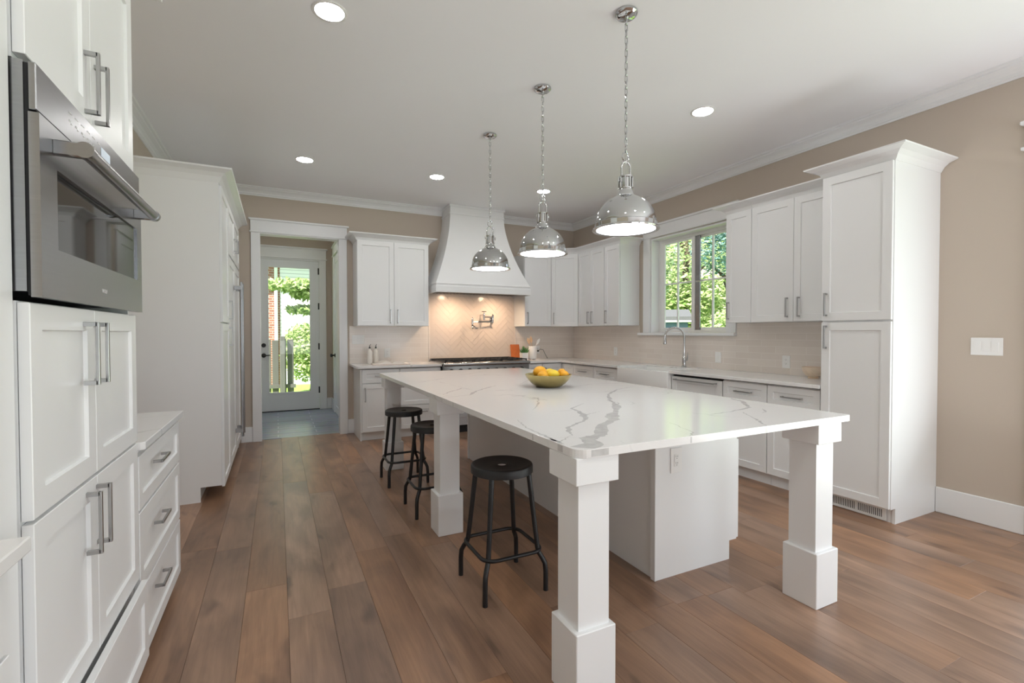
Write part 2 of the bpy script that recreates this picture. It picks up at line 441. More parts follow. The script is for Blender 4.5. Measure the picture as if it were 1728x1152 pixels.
# room crown moulding (profile measured from wall, upwards)
RC = [(0, 0), (.010, 0), (.012, .012), (.020, .016), (.026, .034), (.044, .054), (.066, .066), (.074, .070), (.076, .080), (.094, .084), (.10, .095), (0, .095)]
cz = CZ - .095
struct(B().sweep([(WL, 0.), (WL, WB), (2.11, WB)], RC, cz).out('trim_1', 'trim_white'))
struct(B().sweep([(2.915, WB), (WR, WB), (WR, -3.2)], RC, cz).out('trim_2', 'trim_white'))
# cased opening: jamb lining, casings, header with cap and bead
b = B()
b.box(OX0 - .02, OX0, WB - .02, WB + .14, 0, OZ).box(OX1, OX1 + .02, WB - .02, WB + .14, 0, OZ).box(OX0 - .02, OX1 + .02, WB - .02, WB + .14, OZ, OZ + .02)
b.box(-.276, OX0 - .001, WB - .022, WB, 0, 2.525, .002).box(OX1 + .001, .82, WB - .022, WB, 0, 2.525, .002)
b.box(-.290, .834, WB - .036, WB, 2.525, 2.543, .004).box(-.278, .822, WB - .026, WB, 2.543, 2.672, .001).box(-.300, .844, WB - .045, WB, 2.672, 2.697, .006)
struct(b.out('trim_3', 'trim_white'))
# baseboards
def bb(name, *bxs):
    b = B()
    for q in bxs: b.box(*q, 0, .185, .004)
    struct(b.out(name, 'trim_white'))
bb('baseboard_back', (-.40, -.277, WB - .016, WB), (.822, .898, WB - .016, WB))
bb('baseboard_right', (WR - .016, WR, 1.27, 1.736))
bb('baseboard_left', (WL, WL + .016, 3.06, 4.35))
bb('baseboard_hall_back', (.768, HX, HY - .016, HY))
bb('baseboard_hall_right', (HX - .016, HX, 8.45, HY - .017))

# ------------------------------------------------------------------ garden door at the end of the hall
def panel_with_hole(b, x0, x1, z0, z1, hx0, hx1, hz0, hz1, y0, y1):
    b.box(x0, hx0, y0, y1, z0, z1).box(hx1, x1, y0, y1, z0, z1).box(hx0, hx1, y0, y1, z0, hz0).box(hx0, hx1, y0, y1, hz1, z1)
fr = B()
fr.box(DX0 - .02, DX0, HY - .01, HY + .15, 0, DZ + .02).box(DX1, DX1 + .02, HY - .01, HY + .15, 0, DZ + .02).box(DX0, DX1, HY - .01, HY + .15, DZ, DZ + .02)
fr.box(DX1 + .006, .766, HY - .024, HY, 0, 2.565, .002).box(-.42, DX0 - .006, HY - .024, HY, 0, 2.565, .002)
fr.box(-.44, .786, HY - .038, HY, 2.565, 2.585, .004).box(-.424, .770, HY - .028, HY, 2.585, 2.735, .001).box(-.445, .792, HY - .045, HY, 2.735, 2.765, .006)
struct(fr.out('trim_4', 'trim_white'))
gd = struct(empty('door_1', (.18, HY, 0)))
gd['label'] = 'white garden door with one tall glass pane at the end of the hall'
b = B(); panel_with_hole(b, DX0 + .004, DX1 - .004, .012, DZ - .004, -.13, .507, .315, 2.412, HY + .004, HY + .048)
b.out('slab', 'door_white', gd)
b = B(); panel_with_hole(b, -.15, .527, .295, 2.432, -.126, .503, .319, 2.408, HY - .004, HY + .003); b.out('glass_bead', 'door_white', gd)
B().box(-.13, .507, HY + .022, HY + .030, .315, 2.412).out('glass', 'window_glass', gd)
for z in (.28, 1.03, 1.72, 2.32):
    b = B(); b.tube([(DX1 - .001, HY - .008, z), (DX1 - .001, HY - .008, z + .11)], .010, 10); b.box(DX1 - .016, DX1 + .014, HY - .004, HY + .003, z, z + .11)
    b.out('hinge', 'hinge_black', gd)
b = B(); b.lathe([(0, 0), (.034, 0), (.034, .012), (.026, .02), (0, .021)], seg=24)
b.out('deadbolt', 'hinge_black', gd, M=Matrix.Translation((-.203, HY + .004, 1.112)) @ Matrix.Rotation(PI / 2, 4, 'X'))
b = B(); b.lathe([(0, 0), (.036, 0), (.036, .010), (.028, .014), (.012, .016), (.012, .05), (0, .051)], seg=24)
b.tube([(0, 0, .045), (.03, 0, .05), (.075, .003, .05), (.10, .004, .046)], [.011, .010, .009, .008], 10)
b.out('lever_handle', 'hinge_black', gd, M=Matrix.Translation((-.203, HY + .004, .944)) @ Matrix.Rotation(PI / 2, 4, 'X'))
B().box(DX0, DX1, HY - .012, HY + .10, -.001, .011).out('threshold', 'dark_gap', gd)
# a second door in the hall's right wall
b = B()
b.box(HX - .024, HX, 8.33, 8.44, 0, 2.575, .002).box(HX - .024, HX, 7.36, 7.47, 0, 2.575, .002)
b.box(HX - .036, HX, 7.34, 8.46, 2.575, 2.593, .003).box(HX - .026, HX, 7.36, 8.44, 2.593, 2.72, .001).box(HX - .044, HX, 7.33, 8.47, 2.72, 2.745, .005)
struct(b.out('trim_5', 'trim_white'))
d2 = struct(empty('door_2', (HX, 7.9, 0)))
B().shaker(-.43, .43, .01, 2.57, .12, .03, .01).out('slab', 'door_white', d2, M=MX(HX - .012, 7.9, -90))
b = B(); b.lathe([(0, 0), (.032, 0), (.032, .01), (.012, .014), (.012, .04), (.027, .05), (.03, .065), (.02, .078), (0, .08)], seg=24)
b.out('door_knob', 'hinge_black', d2, M=Matrix.Translation((HX - .012, 8.26, .95)) @ Matrix.Rotation(-PI / 2, 4, 'Y'))

# ------------------------------------------------------------------ sink window
wn = struct(empty('window_1', (WR, 4.145, WZ0)))
b = B()
b.box(WR - .022, WR, 4.732, 4.852, 1.316, 2.527, .002).box(WR - .022, WR, 3.44, 3.558, 1.316, 2.527, .002)
b.box(WR - .036, WR, 3.42, 4.872, 2.527, 2.545, .003).box(WR - .026, WR, 3.44, 4.852, 2.545, 2.668, .001).box(WR - .05, WR, 3.40, 4.89, 2.668, 2.693, .006)
b.out('window_casing', 'trim_white', wn)
b = B().box(WR - .05, WR + .12, 3.436, 4.93, 1.280, 1.315, .005); b.out('window_sill', 'trim_white', wn)
b = B(); y0, y1 = WY0, WY1
b.box(WR - .001, WR + .19, y1 - .02, y1, WZ0, WZ1).box(WR - .001, WR + .19, y0, y0 + .02, WZ0, WZ1).box(WR - .001, WR + .19, y0 + .02, y1 - .02, WZ1 - .02, WZ1)
b.out('window_jamb', 'trim_white', wn)
fx0, fx1 = WR + .118, WR + .17
b = B(); A0, A1, G0, G1 = 3.58, 4.71, WZ0 + .001, 2.50
b.box(fx0, fx1, A1 - .05, A1, G0, G1).box(fx0, fx1, A0, A0 + .05, G0, G1).box(fx0, fx1, A0 + .05, A1 - .05, G1 - .035, G1).box(fx0, fx1, A0 + .05, A1 - .05, G0, G0 + .03)
b.out('window_frame', 'plate_white', wn)
def sash(n, ya, yb, x0, x1, mid):
    s = B(); z0, z1 = G0 + .031, G1 - .036; w = .045 if n else .05
    s.box(x0, x1, yb - w, yb, z0, z1).box(x0, x1, ya, ya + w, z0, z1).box(x0, x1, ya + w, yb - w, z1 - .03, z1).box(x0, x1, ya + w, yb - w, z0, z0 + .03)
    so = s.out('sash', 'plate_white', wn)
    g = B(); g.box((x0 + x1) / 2 - .003, (x0 + x1) / 2 + .003, ya + w, yb - w, z0 + .03, z1 - .03); g.out('pane', 'window_glass', so)
    m = B(); xm = (x0 + x1) / 2
    m.box(xm - .011, xm + .011, (ya + yb) / 2 - .009, (ya + yb) / 2 + .009, z0 + .03, z1 - .03).box(xm - .010, xm + .010, ya + w, yb - w, mid - .009, mid + .009)
    m.out('muntin', 'plate_white', so)
sash(0, 4.12, 4.66, fx0 + .004, fx0 + .024, 1.93)
sash(1, 3.63, 4.13, fx0 + .027, fx0 + .047, 1.93)
b = B(); b.box(fx0 + .010, fx0 + .026, 4.050, 4.112, G0 + .03, 1.915).box(fx0 + .010, fx0 + .026, 4.050, 4.112, 1.935, G1 - .035); b.out('screen_stile', 'steel_dark', wn)

# patio door (its header ears show at the right edge of the picture) and rear windows
b = B()
b.box(WR - .022, WR, 1.20, 1.268, 0, 2.485, .002).box(WR - .022, WR, -1.295, -1.20, 0, 2.485, .002)
b.box(WR - .036, WR, -1.315, 1.315, 2.485, 2.505, .003).box(WR - .026, WR, -1.297, 1.290, 2.505, 2.645, .001).box(WR - .048, WR, -1.318, 1.318, 2.645, 2.670, .005)
struct(b.out('trim_6', 'trim_white'))
pd = struct(empty('door_3', (WR, 0, 0)))
for ya, yb, dx in ((-1.19, .03, .02), (-.03, 1.19, .07)):
    b = B(); x0, x1 = WR + dx, WR + dx + .045
    b.box(x0, x1, ya, ya + .08, .01, 2.47).box(x0, x1, yb - .08, yb, .01, 2.47).box(x0, x1, ya + .08, yb - .08, .01, .13).box(x0, x1, ya + .08, yb - .08, 2.39, 2.47)
    p = b.out('door_leaf', 'plate_white', pd)
    B().box(x0 + .02, x0 + .026, ya + .08, yb - .08, .13, 2.39).out('pane', 'window_glass', p)
for i, (a0, a1) in enumerate(((.05, 1.95), (2.35, 4.05))):
    w = struct(empty('window_%d' % (i + 2), ((a0 + a1) / 2, -3.2, .5)))
    b = B(); m = (a0 + a1) / 2
    for q in ((a0, a0 + .06), (a1 - .06, a1), (m - .04, m + .04)): b.box(q[0], q[1], -3.33, -3.24, .5, 2.6)
    b.box(a0, a1, -3.33, -3.24, .5, .56).box(a0, a1, -3.33, -3.24, 2.54, 2.6)
    f = b.out('window_frame', 'plate_white', w)
    B().box(a0 + .06, m - .04, -3.29, -3.284, .56, 2.54).out('pane', 'window_glass', f)
    B().box(m + .04, a1 - .06, -3.29, -3.284, .56, 2.54).out('pane', 'window_glass', f)

# ------------------------------------------------------------------ tiled backsplash
TH = .008
b = B()
b.box(.845, 1.905, WB - TH, WB - .0005, .915, 1.405).box(3.285, 4.34, WB - TH, WB - .0005, .915, 1.42)
struct(b.out('wall_tile_back', 'subway_tile_back'))
b = B()
b.box(WR - TH, WR - .0005, 2.205, 3.435, .915, 1.41).box(WR - TH, WR - .0005, 3.435, 4.932, .915, 1.279).box(WR - TH, WR - .0005, 4.932, WB - TH, .915, 1.41)
struct(b.out('wall_tile_right', 'subway_tile_right'))
# herringbone field behind the range
def clip(poly, x0, x1, z0, z1):
    def cut(p, f, ins):
        o = []
        for i in range(len(p)):
            a, c = p[i-1], p[i]
            if ins(c):
                if not ins(a): o.append(f(a, c))
                o.append(c)
            elif ins(a): o.append(f(a, c))
        return o
    def ix(v): return lambda a, c: (v, a[1] + (c[1] - a[1]) * (v - a[0]) / (c[0] - a[0]))
    def iz(v): return lambda a, c: (a[0] + (c[0] - a[0]) * (v - a[1]) / (c[1] - a[1]), v)
    for f, ins in ((ix(x0), lambda p: p[0] >= x0), (ix(x1), lambda p: p[0] <= x1), (iz(z0), lambda p: p[1] >= z0), (iz(z1), lambda p: p[1] <= z1)):
        if len(poly) < 3: return []
        poly = cut(poly, f, ins)
    return poly if len(poly) >= 3 else []
b = B(); hx0, hx1, hz0, hz1 = 1.925, 3.265, .92, 1.88
b.box(hx0 - .001, hx1 + .001, WB - .005, WB - .0005, hz0 - .005, hz1)
b.mi = 1
tw, tl, gr = .065, .26, .0022
c45 = math.cos(PI / 4)
def place(u, v, w, h):
    q = [(u + gr / 2, v + gr / 2), (u + w - gr / 2, v + gr / 2), (u + w - gr / 2, v + h - gr / 2), (u + gr / 2, v + h - gr / 2)]
    q = [((a - c) * c45 + 2.6, (a + c) * c45 + 1.4) for a, c in q]
    q = clip(q, hx0, hx1, hz0, hz1)
    if q: b.prism3([(x, WB - .009, z) for x, z in q], (0, .0045, 0))
n = int(tl / tw)
for i in range(-30, 30):
    for j in range(-12, 12):
        u = i * tw + j * tl * 1.0; v = i * tw - j * tl * 1.0
        # classic herringbone: an L of two tiles stepping along the diagonal
        place(i * tw + j * tl, i * tw - j * tl, tl, tw)
        place(i * tw + j * tl, i * tw - j * tl + tw, tw, tl)
b.mi = 2
b.box(1.905, 1.925, WB - .014, WB - .0005, .915, 1.88, .003).box(3.265, 3.285, WB - .014, WB - .0005, .915, 1.88, .003)
struct(b.out('wall_tile_range', ['grout', 'herring_tile', 'subway_tile_back']))

# ------------------------------------------------------------------ cabinet kit (local: x along width, front at y=0 facing -y)
CC = [(0, 0), (.004, 0), (.010, .010), (.024, .034), (.050, .056), (.084, .068), (.098, .072), (.10, .082), (0, .082)]
def handle_bm(x, z, L, vert, y=0., t=.0115, stand=.034):
    b = B(); h = L / 2
    if vert:
        b.box(x - t/2, x + t/2, y - stand, y - stand + .008, z - h, z + h, .0008)
        for e in (-1, 1): b.box(x - t/2, x + t/2, y - stand + .004, y + .001, z + e * h - (t if e > 0 else 0), z + e * h + (0 if e > 0 else t), .0006)
    else:
        b.box(x - h, x + h, y - stand, y - stand + .008, z - t/2, z + t/2, .0008)
        for e in (-1, 1): b.box(x + e * h - (t if e > 0 else 0), x + e * h + (0 if e > 0 else t), y - stand + .004, y + .001, z - t/2, z + t/2, .0006)
    return b
def front(root, M, kind, x0, x1, z0, z1, hd=None, rail=.058, y=0., part=None, mat='cabinet_white', hlabel=True):
    g = .0015
    d = B().shaker(x0 + g, x1 - g, z0 + g, z1 - g, rail, y=y).out(part or kind, mat, root, M=M)
    if hd:
        hx, hz, L, v = hd
        h = handle_bm(hx, hz, L, v, y).out('handle', 'nickel', d, M=M)
    return d
def carcass(root, M, w, d, z0, z1, toe=0., toe_rec=.06, name='body', t=.0215):
    b = B()
    b.box(0, w, t, d, z0 + toe, z1)
    o = b.out(name, 'cabinet_white', root, M=M)
    if toe:
        B().box(.0, w, t + toe_rec, d, z0, z0 + toe).out('toe_kick', 'cabinet_white', root, M=M)
    return o

# ================================================================= LEFT RUN (fronts face +x, local x runs away from the camera)
XL = -.472
def ML(y): return MX(XL, y, 90)
DL = abs(WL - XL)
# tall oven cabinet
ot = empty('oven_cabinet', (-.75, 1.78, 0), 'tall white cabinet with a steel oven built into it, at the left edge', 'cabinet')
TY0, TY1 = 1.275, 2.213; M = ML(TY0); w = TY1 - TY0
b = B()
b.box(0, .075, .022, DL - .003, 0, 2.552).box(w - .012, w, .022, DL - .003, 0.0, 2.552)
b.box(.075, .089, .07, DL - .003, 0, 1.385).box(.075, .089, .07, DL - .003, 1.895, 2.552)
b.box(.089, w - .012, .022, DL - .003, .10, 1.385).box(.089, w - .012, .022, DL - .003, 1.895, 2.552).box(.089, w - .012, DL - .03, DL - .003, 1.385, 1.895)
b.box(.089, w - .012, .075, DL - .03, .0, .10)
b.out('body', 'cabinet_white', ot, M=M)
o0, o1 = 1.362 - TY0, 2.208 - TY0; om = 1.762 - TY0
HL = .172
for (z0, z1, hz) in ((1.904, 2.548, 2.011), (.912, 1.383, 1.26), (.395, .906, .793)):
    sh = 0 if z0 > 1.5 else (-.04 if z0 < .9 or True else 0)
    front(ot, M, 'door', o0, om, z0, z1, (1.715 - TY0 + (sh if z0 < 1.5 else 0), hz, HL, True))
    front(ot, M, 'door', om, o1, z0, z1, (1.797 - TY0 + (sh if z0 < 1.5 else 0), hz, HL, True))
front(ot, M, 'drawer', o0, o1 - .01, .10, .392, None, y=-.028)
B().sweep([(XL - .022 + .0, TY0), (XL - .022, TY1), (WL + .002, TY1)], CC, 2.546).out('crown_moulding', 'cabinet_white', ot)

# wall oven
ov = empty('built_in_oven', (-.6, 1.79, 1.39), 'stainless steel wall oven with dark window and thick bar handle in the left cabinet', 'oven')
yo0, yo1 = 1.355, 2.200; oz0, oz1 = 1.393, 1.890
b = B().box(-.98, XL - .002, yo0 + .002, yo1, oz0 + .012, oz1); b.out('body', 'steel', ov)
B().box(XL - .002, XL + .004, yo0 + .008, yo1 - .004, oz0 + .004, oz1 - .002).out('gap_shade_strip', 'dark_gap', ov)  # near-black slab standing in for the shade in the gap behind the door
b = B().box(XL + .004, XL + .018, yo0 + .004, yo1 - .002, 1.790, oz1, .002)
xs = XL + .0186; b.mi = 1
for i in range(6): b.box(xs - .0008, xs, 1.535 + i * .042, 1.535 + i * .042 + .020, 1.857, 1.860)
for i in range(5):
    b.box(xs - .0008, xs, 1.537 + i * .042, 1.546 + i * .042, 1.836, 1.841); b.box(xs - .0008, xs, 1.549 + i * .042, 1.556 + i * .042, 1.832, 1.835)
cp = b.out('control_panel', ['steel', 'marking_white'], ov)
B().box(xs - .001, xs, 1.775, 1.855, 1.830, 1.856).out('display', 'oven_display_glow', cp)
dr = empty('door', (-.45, 1.78, 1.40)); dr.parent = ov; dr.location = Vector((-.45, 1.78, 1.40)) - ov.location
b = B(); X0, X1 = XL + .004, XL + .022
gy0, gy1, gz0, gz1 = 1.447, 2.140, 1.507, 1.690
b.box(X0, X1, yo0 + .004, gy0, oz0, 1.785).box(X0, X1, gy1, yo1 - .002, oz0, 1.785).box(X0, X1, gy0, gy1, oz0, gz0).box(X0, X1, gy0, gy1, gz1, 1.785)
b.out('door_panel', 'steel', dr)
B().box(X0 + .002, X1 - .005, gy0, gy1, gz0, gz1).out('oven_window', 'black_glass', dr)
b = B(); hxx = XL + .078; hz = 1.737
b.tube([(hxx, 1.425, hz), (hxx, 2.115, hz)], .0165, 20)
for q in (1.425, 2.10):
    b.tube([(hxx, q - .004, hz), (hxx, q + .020, hz)], .0185, 20)
    b.box(X1 - .002, hxx, q, q + .018, hz - .017, hz + .017, .003)
b.smooth = True; b.out('handle', 'steel', dr)
tx = bpy.data.curves.new('brand_lettering', 'FONT'); tx.body = 'WOLF'; tx.size = .0165; tx.extrude = .0003; tx.align_x = 'CENTER'
tmp = bpy.data.objects.new('tmp', tx); COL.objects.link(tmp); bpy.context.view_layer.update()
tme = bpy.data.meshes.new_from_object(tmp.evaluated_get(bpy.context.evaluated_depsgraph_get())); bpy.data.objects.remove(tmp)
tme.materials.clear(); tme.materials.append(MM('marking_white'))
to = bpy.data.objects.new('brand_lettering', tme); COL.objects.link(to)
to.parent = dr; wloc = Vector((X1 + .0004, 1.771, 1.432)); to.location = wloc - world_of(dr).translation; to.rotation_euler = (PI / 2, 0, PI / 2)

# drawer base between the oven cabinet and the refrigerator
LY0, LY1 = 2.216, 3.035
lb = empty('drawer_cabinet', (-.75, 2.6, 0), 'white three drawer base cabinet on the left, beyond the oven cabinet', 'cabinet')
M = ML(LY0); w = LY1 - LY0
carcass(lb, M, w, DL - .001, 0, .873, .06)
for z0, z1, hz in ((.642, .850, .775), (.338, .634, .515), (.050, .330, .245)):
    front(lb, M, 'drawer', 0.004, w - .003, z0, z1, (2.53 - LY0, hz, .16, False), rail=.052)
o = B().prism([(WL + .001, LY0 + .001), (-.466, LY0 + .001), (-.452, LY0 + .012), (-.452, 3.04), (WL + .001, 3.04)], .874, .904).out('worktop', 'marble', bevel=.003)
recentre(o, (-.74, 2.63, .874)); tag(o, 'white veined stone worktop on the left three drawer cabinet', 'worktop')
# near base cabinet at the lower left corner of the picture
nb = empty('base_cabinet', (-.75, .75, 0), 'white base cabinet nearest the camera at the lower left corner', 'cabinet')
NY0, NY1 = .25, 1.262; M = ML(NY0); w = NY1 - NY0
carcass(nb, M, w, DL - .001, 0, .876, .10)
front(nb, M, 'drawer', .003, w / 2, .70, .868, (w / 4, .78, .16, False), rail=.05); front(nb, M, 'drawer', w / 2, w - .01, .70, .868, (w * .75, .78, .16, False), rail=.05)
front(nb, M, 'door', .003, w / 2, .11, .694, (w / 2 - .05, .58, .17, True)); front(nb, M, 'door', w / 2, w - .01, .11, .694, (w / 2 + .05, .58, .17, True))
o = B().prism([(WL + .001, NY0 - .02), (-.442, NY0 - .02), (-.442, 1.266), (WL + .001, 1.266)], .884, .914).out('worktop', 'marble', bevel=.003)
recentre(o, (-.74, .76, .884)); tag(o, 'white stone worktop on the cabinet at the lower left corner', 'worktop')

# refrigerator enclosure
FX = -.402
fe = empty('refrigerator_enclosure', (-.72, 4.7, 0), 'tall white pantry column and side panel around the built in refrigerator', 'cabinet')
b = B()
b.prism3([(WL + .001, 4.36, 0), (-.545, 4.36, 0), (-.545, 4.36, .115), (FX, 4.36, .115), (FX, 4.36, 2.49), (WL + .001, 4.36, 2.49)], (0, .02, 0))
b.out('side_panel', 'cabinet_white', fe)
b = B().box(WL + .001, FX - .006, 4.393, 4.962, .115, 2.49).box(WL + .001, FX - .07, 4.381, 4.393, .115, 2.49).box(WL + .001, FX - .006, 4.962, 6.27, 2.02, 2.49).box(WL + .001, FX - .006, 6.27, 6.29, 0, 2.49)
b.out('body', 'cabinet_white', fe)
B().box(WL + .001, -.555, 4.381, 4.962, 0, .114).out('toe_kick', 'cabinet_white', fe)
XF = FX + .018; M = MX(XF, 4.388, 90)
front(fe, M, 'door', 0, .565, 1.402, 2.478, (.515, 1.52, .165, True)); front(fe, M, 'door', 0, .565, .095, 1.394, (.515, 1.285, .165, True))
front(fe, M, 'door', .58, 1.235, 2.03, 2.478, (1.17, 2.20, .13, True)); front(fe, M, 'door', 1.235, 1.88, 2.03, 2.478, (1.30, 2.20, .13, True))
B().sweep([(WL + .003, 4.36), (FX, 4.36), (FX, 6.29), (WL + .003, 6.29)], [(o, h * 1.2) for o, h in CC], 2.488).out('crown_moulding', 'cabinet_white', fe)
rf = empty('refrigerator', (-.7, 5.6, 0), 'built in refrigerator behind white panels with long steel bar handles', 'refrigerator')
B().box(WL + .01, FX - .01, 4.975, 6.262, .09, 2.01).out('body', 'steel_dark', rf)
B().box(WL + .01, FX - .06, 4.975, 6.262, .0, .088).out('toe_grille', 'steel_dark', rf)
for y0, y1, hy in ((4.975, 5.615, 5.52), (5.622, 6.262, 5.715)):
    d = front(rf, MX(XF, 0, 90), 'door', y0, y1, .10, 2.015, None, rail=.075)
    b = B(); hx = XF + .062
    b.tube([(hx, hy, .27), (hx, hy, 1.83)], .0115, 16)
    for z in (.33, 1.77): b.box(XF, hx, hy - .012, hy + .012, z - .02, z + .02, .002)
    b.out('handle', 'steel', d)

# ================================================================= BACK RUN (fronts face -y)
YF = 5.93; DB = WB - YF - .001
lbc = empty('base_cabinet', (1.13, 6.2, 0), 'white base cabinet with one drawer over one door, left of the range beside the doorway', 'cabinet')
M = MX(.895, YF, 0)
carcass(lbc, M, .47, DB, 0, .873, .105, .045)
B().box(-.002, .016, .03, DB, 0, .873).out('end_panel', 'cabinet_white', lbc, M=M)
front(lbc, M, 'drawer', .016, .468, .703, .868, (.25, .79, .16, False), rail=.05); front(lbc, M, 'door', .016, .468, .108, .696, (.052, .565, .17, True))
lbd = empty('drawer_cabinet', (1.63, 6.2, 0), 'white three drawer base cabinet directly left of the range', 'cabinet')
M = MX(1.366, YF, 0)
carcass(lbd, M, .534, DB, 0, .873, .105, .045)
for z0, z1 in ((.703, .868), (.408, .697), (.108, .402)):
    front(lbd, M, 'drawer', .002, .532, z0, z1, (.27, z1 - .085 if z1 < .8 else .79, .16, False), rail=.05)
def arc(cx, cy, r, a0, a1, n=6): return [(cx + r * math.cos(math.radians(a0 + (a1 - a0) * i / n)), cy + r * math.sin(math.radians(a0 + (a1 - a0) * i / n))) for i in range(n + 1)]
o = B().prism([(1.903, WB - .001), (.845, WB - .001)] + arc(.905, 5.955, .06, 180, 270) + [(1.903, 5.895)], .884, .914).out('worktop', 'marble', bevel=.003)
recentre(o, (1.37, 6.2, .884)); tag(o, 'white stone worktop left of the range, under the open book', 'worktop')
# wall cabinet left of the hood
wl = empty('wall_cabinet', (1.35, 6.34, 1.41), 'white two door wall cabinet left of the range hood', 'cabinet')
YU = 6.16; DU = WB - YU - .001
M = MX(.895, YU, 0)
carcass(wl, M, .915, DU, 1.405, 2.475)
for a, c, hx in ((0.002, .458, .412), (.458, .913, .505)): front(wl, M, 'door', a, c, 1.408, 2.475, (hx, 1.528, .175, True))
B().sweep([(1.81, WB), (1.81, YU + .02), (.895, YU + .02), (.895, WB)][::-1], [(o, h) for o, h in CC], 2.474).out('crown_moulding', 'cabinet_white', wl)

# range hood (flared plaster shell)
hd = empty('range_hood', (2.53, 6.3, 1.84), 'large flared white range hood above the range', 'range hood')
b = B(); rings = []
zt, zb = 2.93, 1.975
def hoodsec(s): 
    k = s ** 1.65
    return 2.113 + (1.855 - 2.113) * k, 2.913 + (3.235 - 2.913) * k, 6.16 + (5.975 - 6.16) * (s ** 1.65)
for i in range(25):
    s = i / 24; x0, x1, y = hoodsec(s); z = zt + (zb - zt) * s
    rings.append([(x0, WB - .001, z), (x0, y, z), (x1, y, z), (x1, WB - .001, z)])
b.rings(rings); b.out('shell', 'hood_white', hd)
b = B(); b.box(2.113, 2.913, 6.16, WB - .001, 2.93, CZ - .001); b.box(2.102, 2.924, 6.149, WB - .001, 2.926, 2.944, .003); b.box(2.098, 2.928, 6.145, WB - .001, 3.028, CZ - .001, .003)
b.out('collar', 'hood_white', hd)
b = B(); b.box(1.848, 3.242, 5.965, WB - .001, 1.952, 1.976, .006); b.box(1.855, 3.235, 5.972, WB - .001, 1.932, 1.952)
ap = [(1.845, 3.245, 5.96)]
b.box(1.845, 3.245, 5.960, 5.985, 1.848, 1.932, .003).box(1.845, 1.870, 5.985, WB - .001, 1.848, 1.932).box(3.220, 3.245, 5.985, WB - .001, 1.848, 1.932)
b.out('apron', 'hood_white', hd)
b = B()
for i in range(26): b.box(1.90 + i * .05, 1.925 + i * .05, 6.0, 6.45, 1.866, 1.884)
b.box(1.871, 3.219, 5.986, WB - .002, 1.884, 1.931); b.out('baffle_filter', 'hood_liner', hd)
for x in (2.22, 2.86):
    b = B(); b.lathe([(.028, 0), (.028, .006), (0, .006), (0, 0), (.028, 0)], (x, 6.14, 1.8785), 16); b.out('hood_lamp', 'hood_lamp_glow', hd)
    l = bpy.data.lights.new('hood_lamp_light', 'SPOT'); l.energy = 26; l.color = (1, .70, .46); l.spot_size = math.radians(165); l.spot_blend = 1.0; l.shadow_soft_size = .04
    lo = bpy.data.objects.new('hood_lamp_light', l); lo.location = (x, 6.14, 1.862); lo.rotation_euler = (math.radians(15), 0, 0); COL.objects.link(lo)

# range
rg = empty('range', (2.53, 6.17, 0), 'wide stainless steel range with black grates under the hood', 'range')
RX0, RX1 = 1.909, 3.163
B().box(RX0, RX1, 5.895, WB - .016, .10, .905).out('body', 'steel', rg)
b = B().box(RX0, RX1, 5.845, WB - .016, .905, .928, .003); b.tube([(RX0, 5.845, .905), (RX1, 5.845, .905)], .022, 16); b.out('cooktop', 'steel', rg)
B().box(RX0 + .01, RX1 - .01, WB - .06, WB - .017, .929, .955, .003).out('backguard', 'steel', rg)
cpn = B().box(RX0, RX1, 5.862, 5.896, .765, .882, .002).out('control_panel', 'steel_dark', rg)
for i in range(9):
    b = B(); b.lathe([(.026, 0), (.026, .02), (.022, .032), (0, .033)], seg=20)
    b.out('knob', 'black_metal', cpn, M=Matrix.Translation((RX0 + .11 + i * .128, 5.863, .822)) @ Matrix.Rotation(PI / 2, 4, 'X'))
for x0, x1 in ((RX0 + .004, 2.32), (2.326, RX1 - .004)):
    d = B().box(x0, x1, 5.868, 5.894, .20, .757, .004).out('oven_door', 'steel', rg)
    B().box(x0 + .09, x1 - .09, 5.866, 5.869, .34, .60).out('oven_window', 'black_glass', d)
    b = B(); b.tube([(x0 + .03, 5.818, .705), (x1 - .03, 5.818, .705)], .013, 14)
    for e in (x0 + .05, x1 - .05): b.box(e - .01, e + .01, 5.818, 5.869, .695, .715)
    b.out('handle', 'steel', d)
B().box(RX0 + .004, RX1 - .004, 5.93, 5.95, .0, .19).out('kick_panel', 'dark_gap', rg)
for gx0 in (RX0 + .03, RX0 + .435, RX0 + .84):
    b = B(); gx1 = gx0 + .385
    for y in (5.875, 6.02, 6.165, 6.31, 6.435): b.box(gx0, gx1, y, y + .012, .944, .958)
    for k in range(6): xx = gx0 + k * (gx1 - gx0 - .012) / 5; b.box(xx, xx + .012, 5.875, 6.447, .940, .956)
    for xx in (gx0, gx1 - .012):
        for y in (5.877, 6.433): b.box(xx, xx + .012, y, y + .012, .929, .95)
    b.out('grate', 'cast_iron', rg)
    for yy in (6.02, 6.31):
        b = B(); b.lathe([(.055, 0), (.05, .01), (.03, .012), (.03, .02), (0, .021)], (gx0 + .19, yy, .9285), 20); b.out('burner', 'cast_iron', rg)

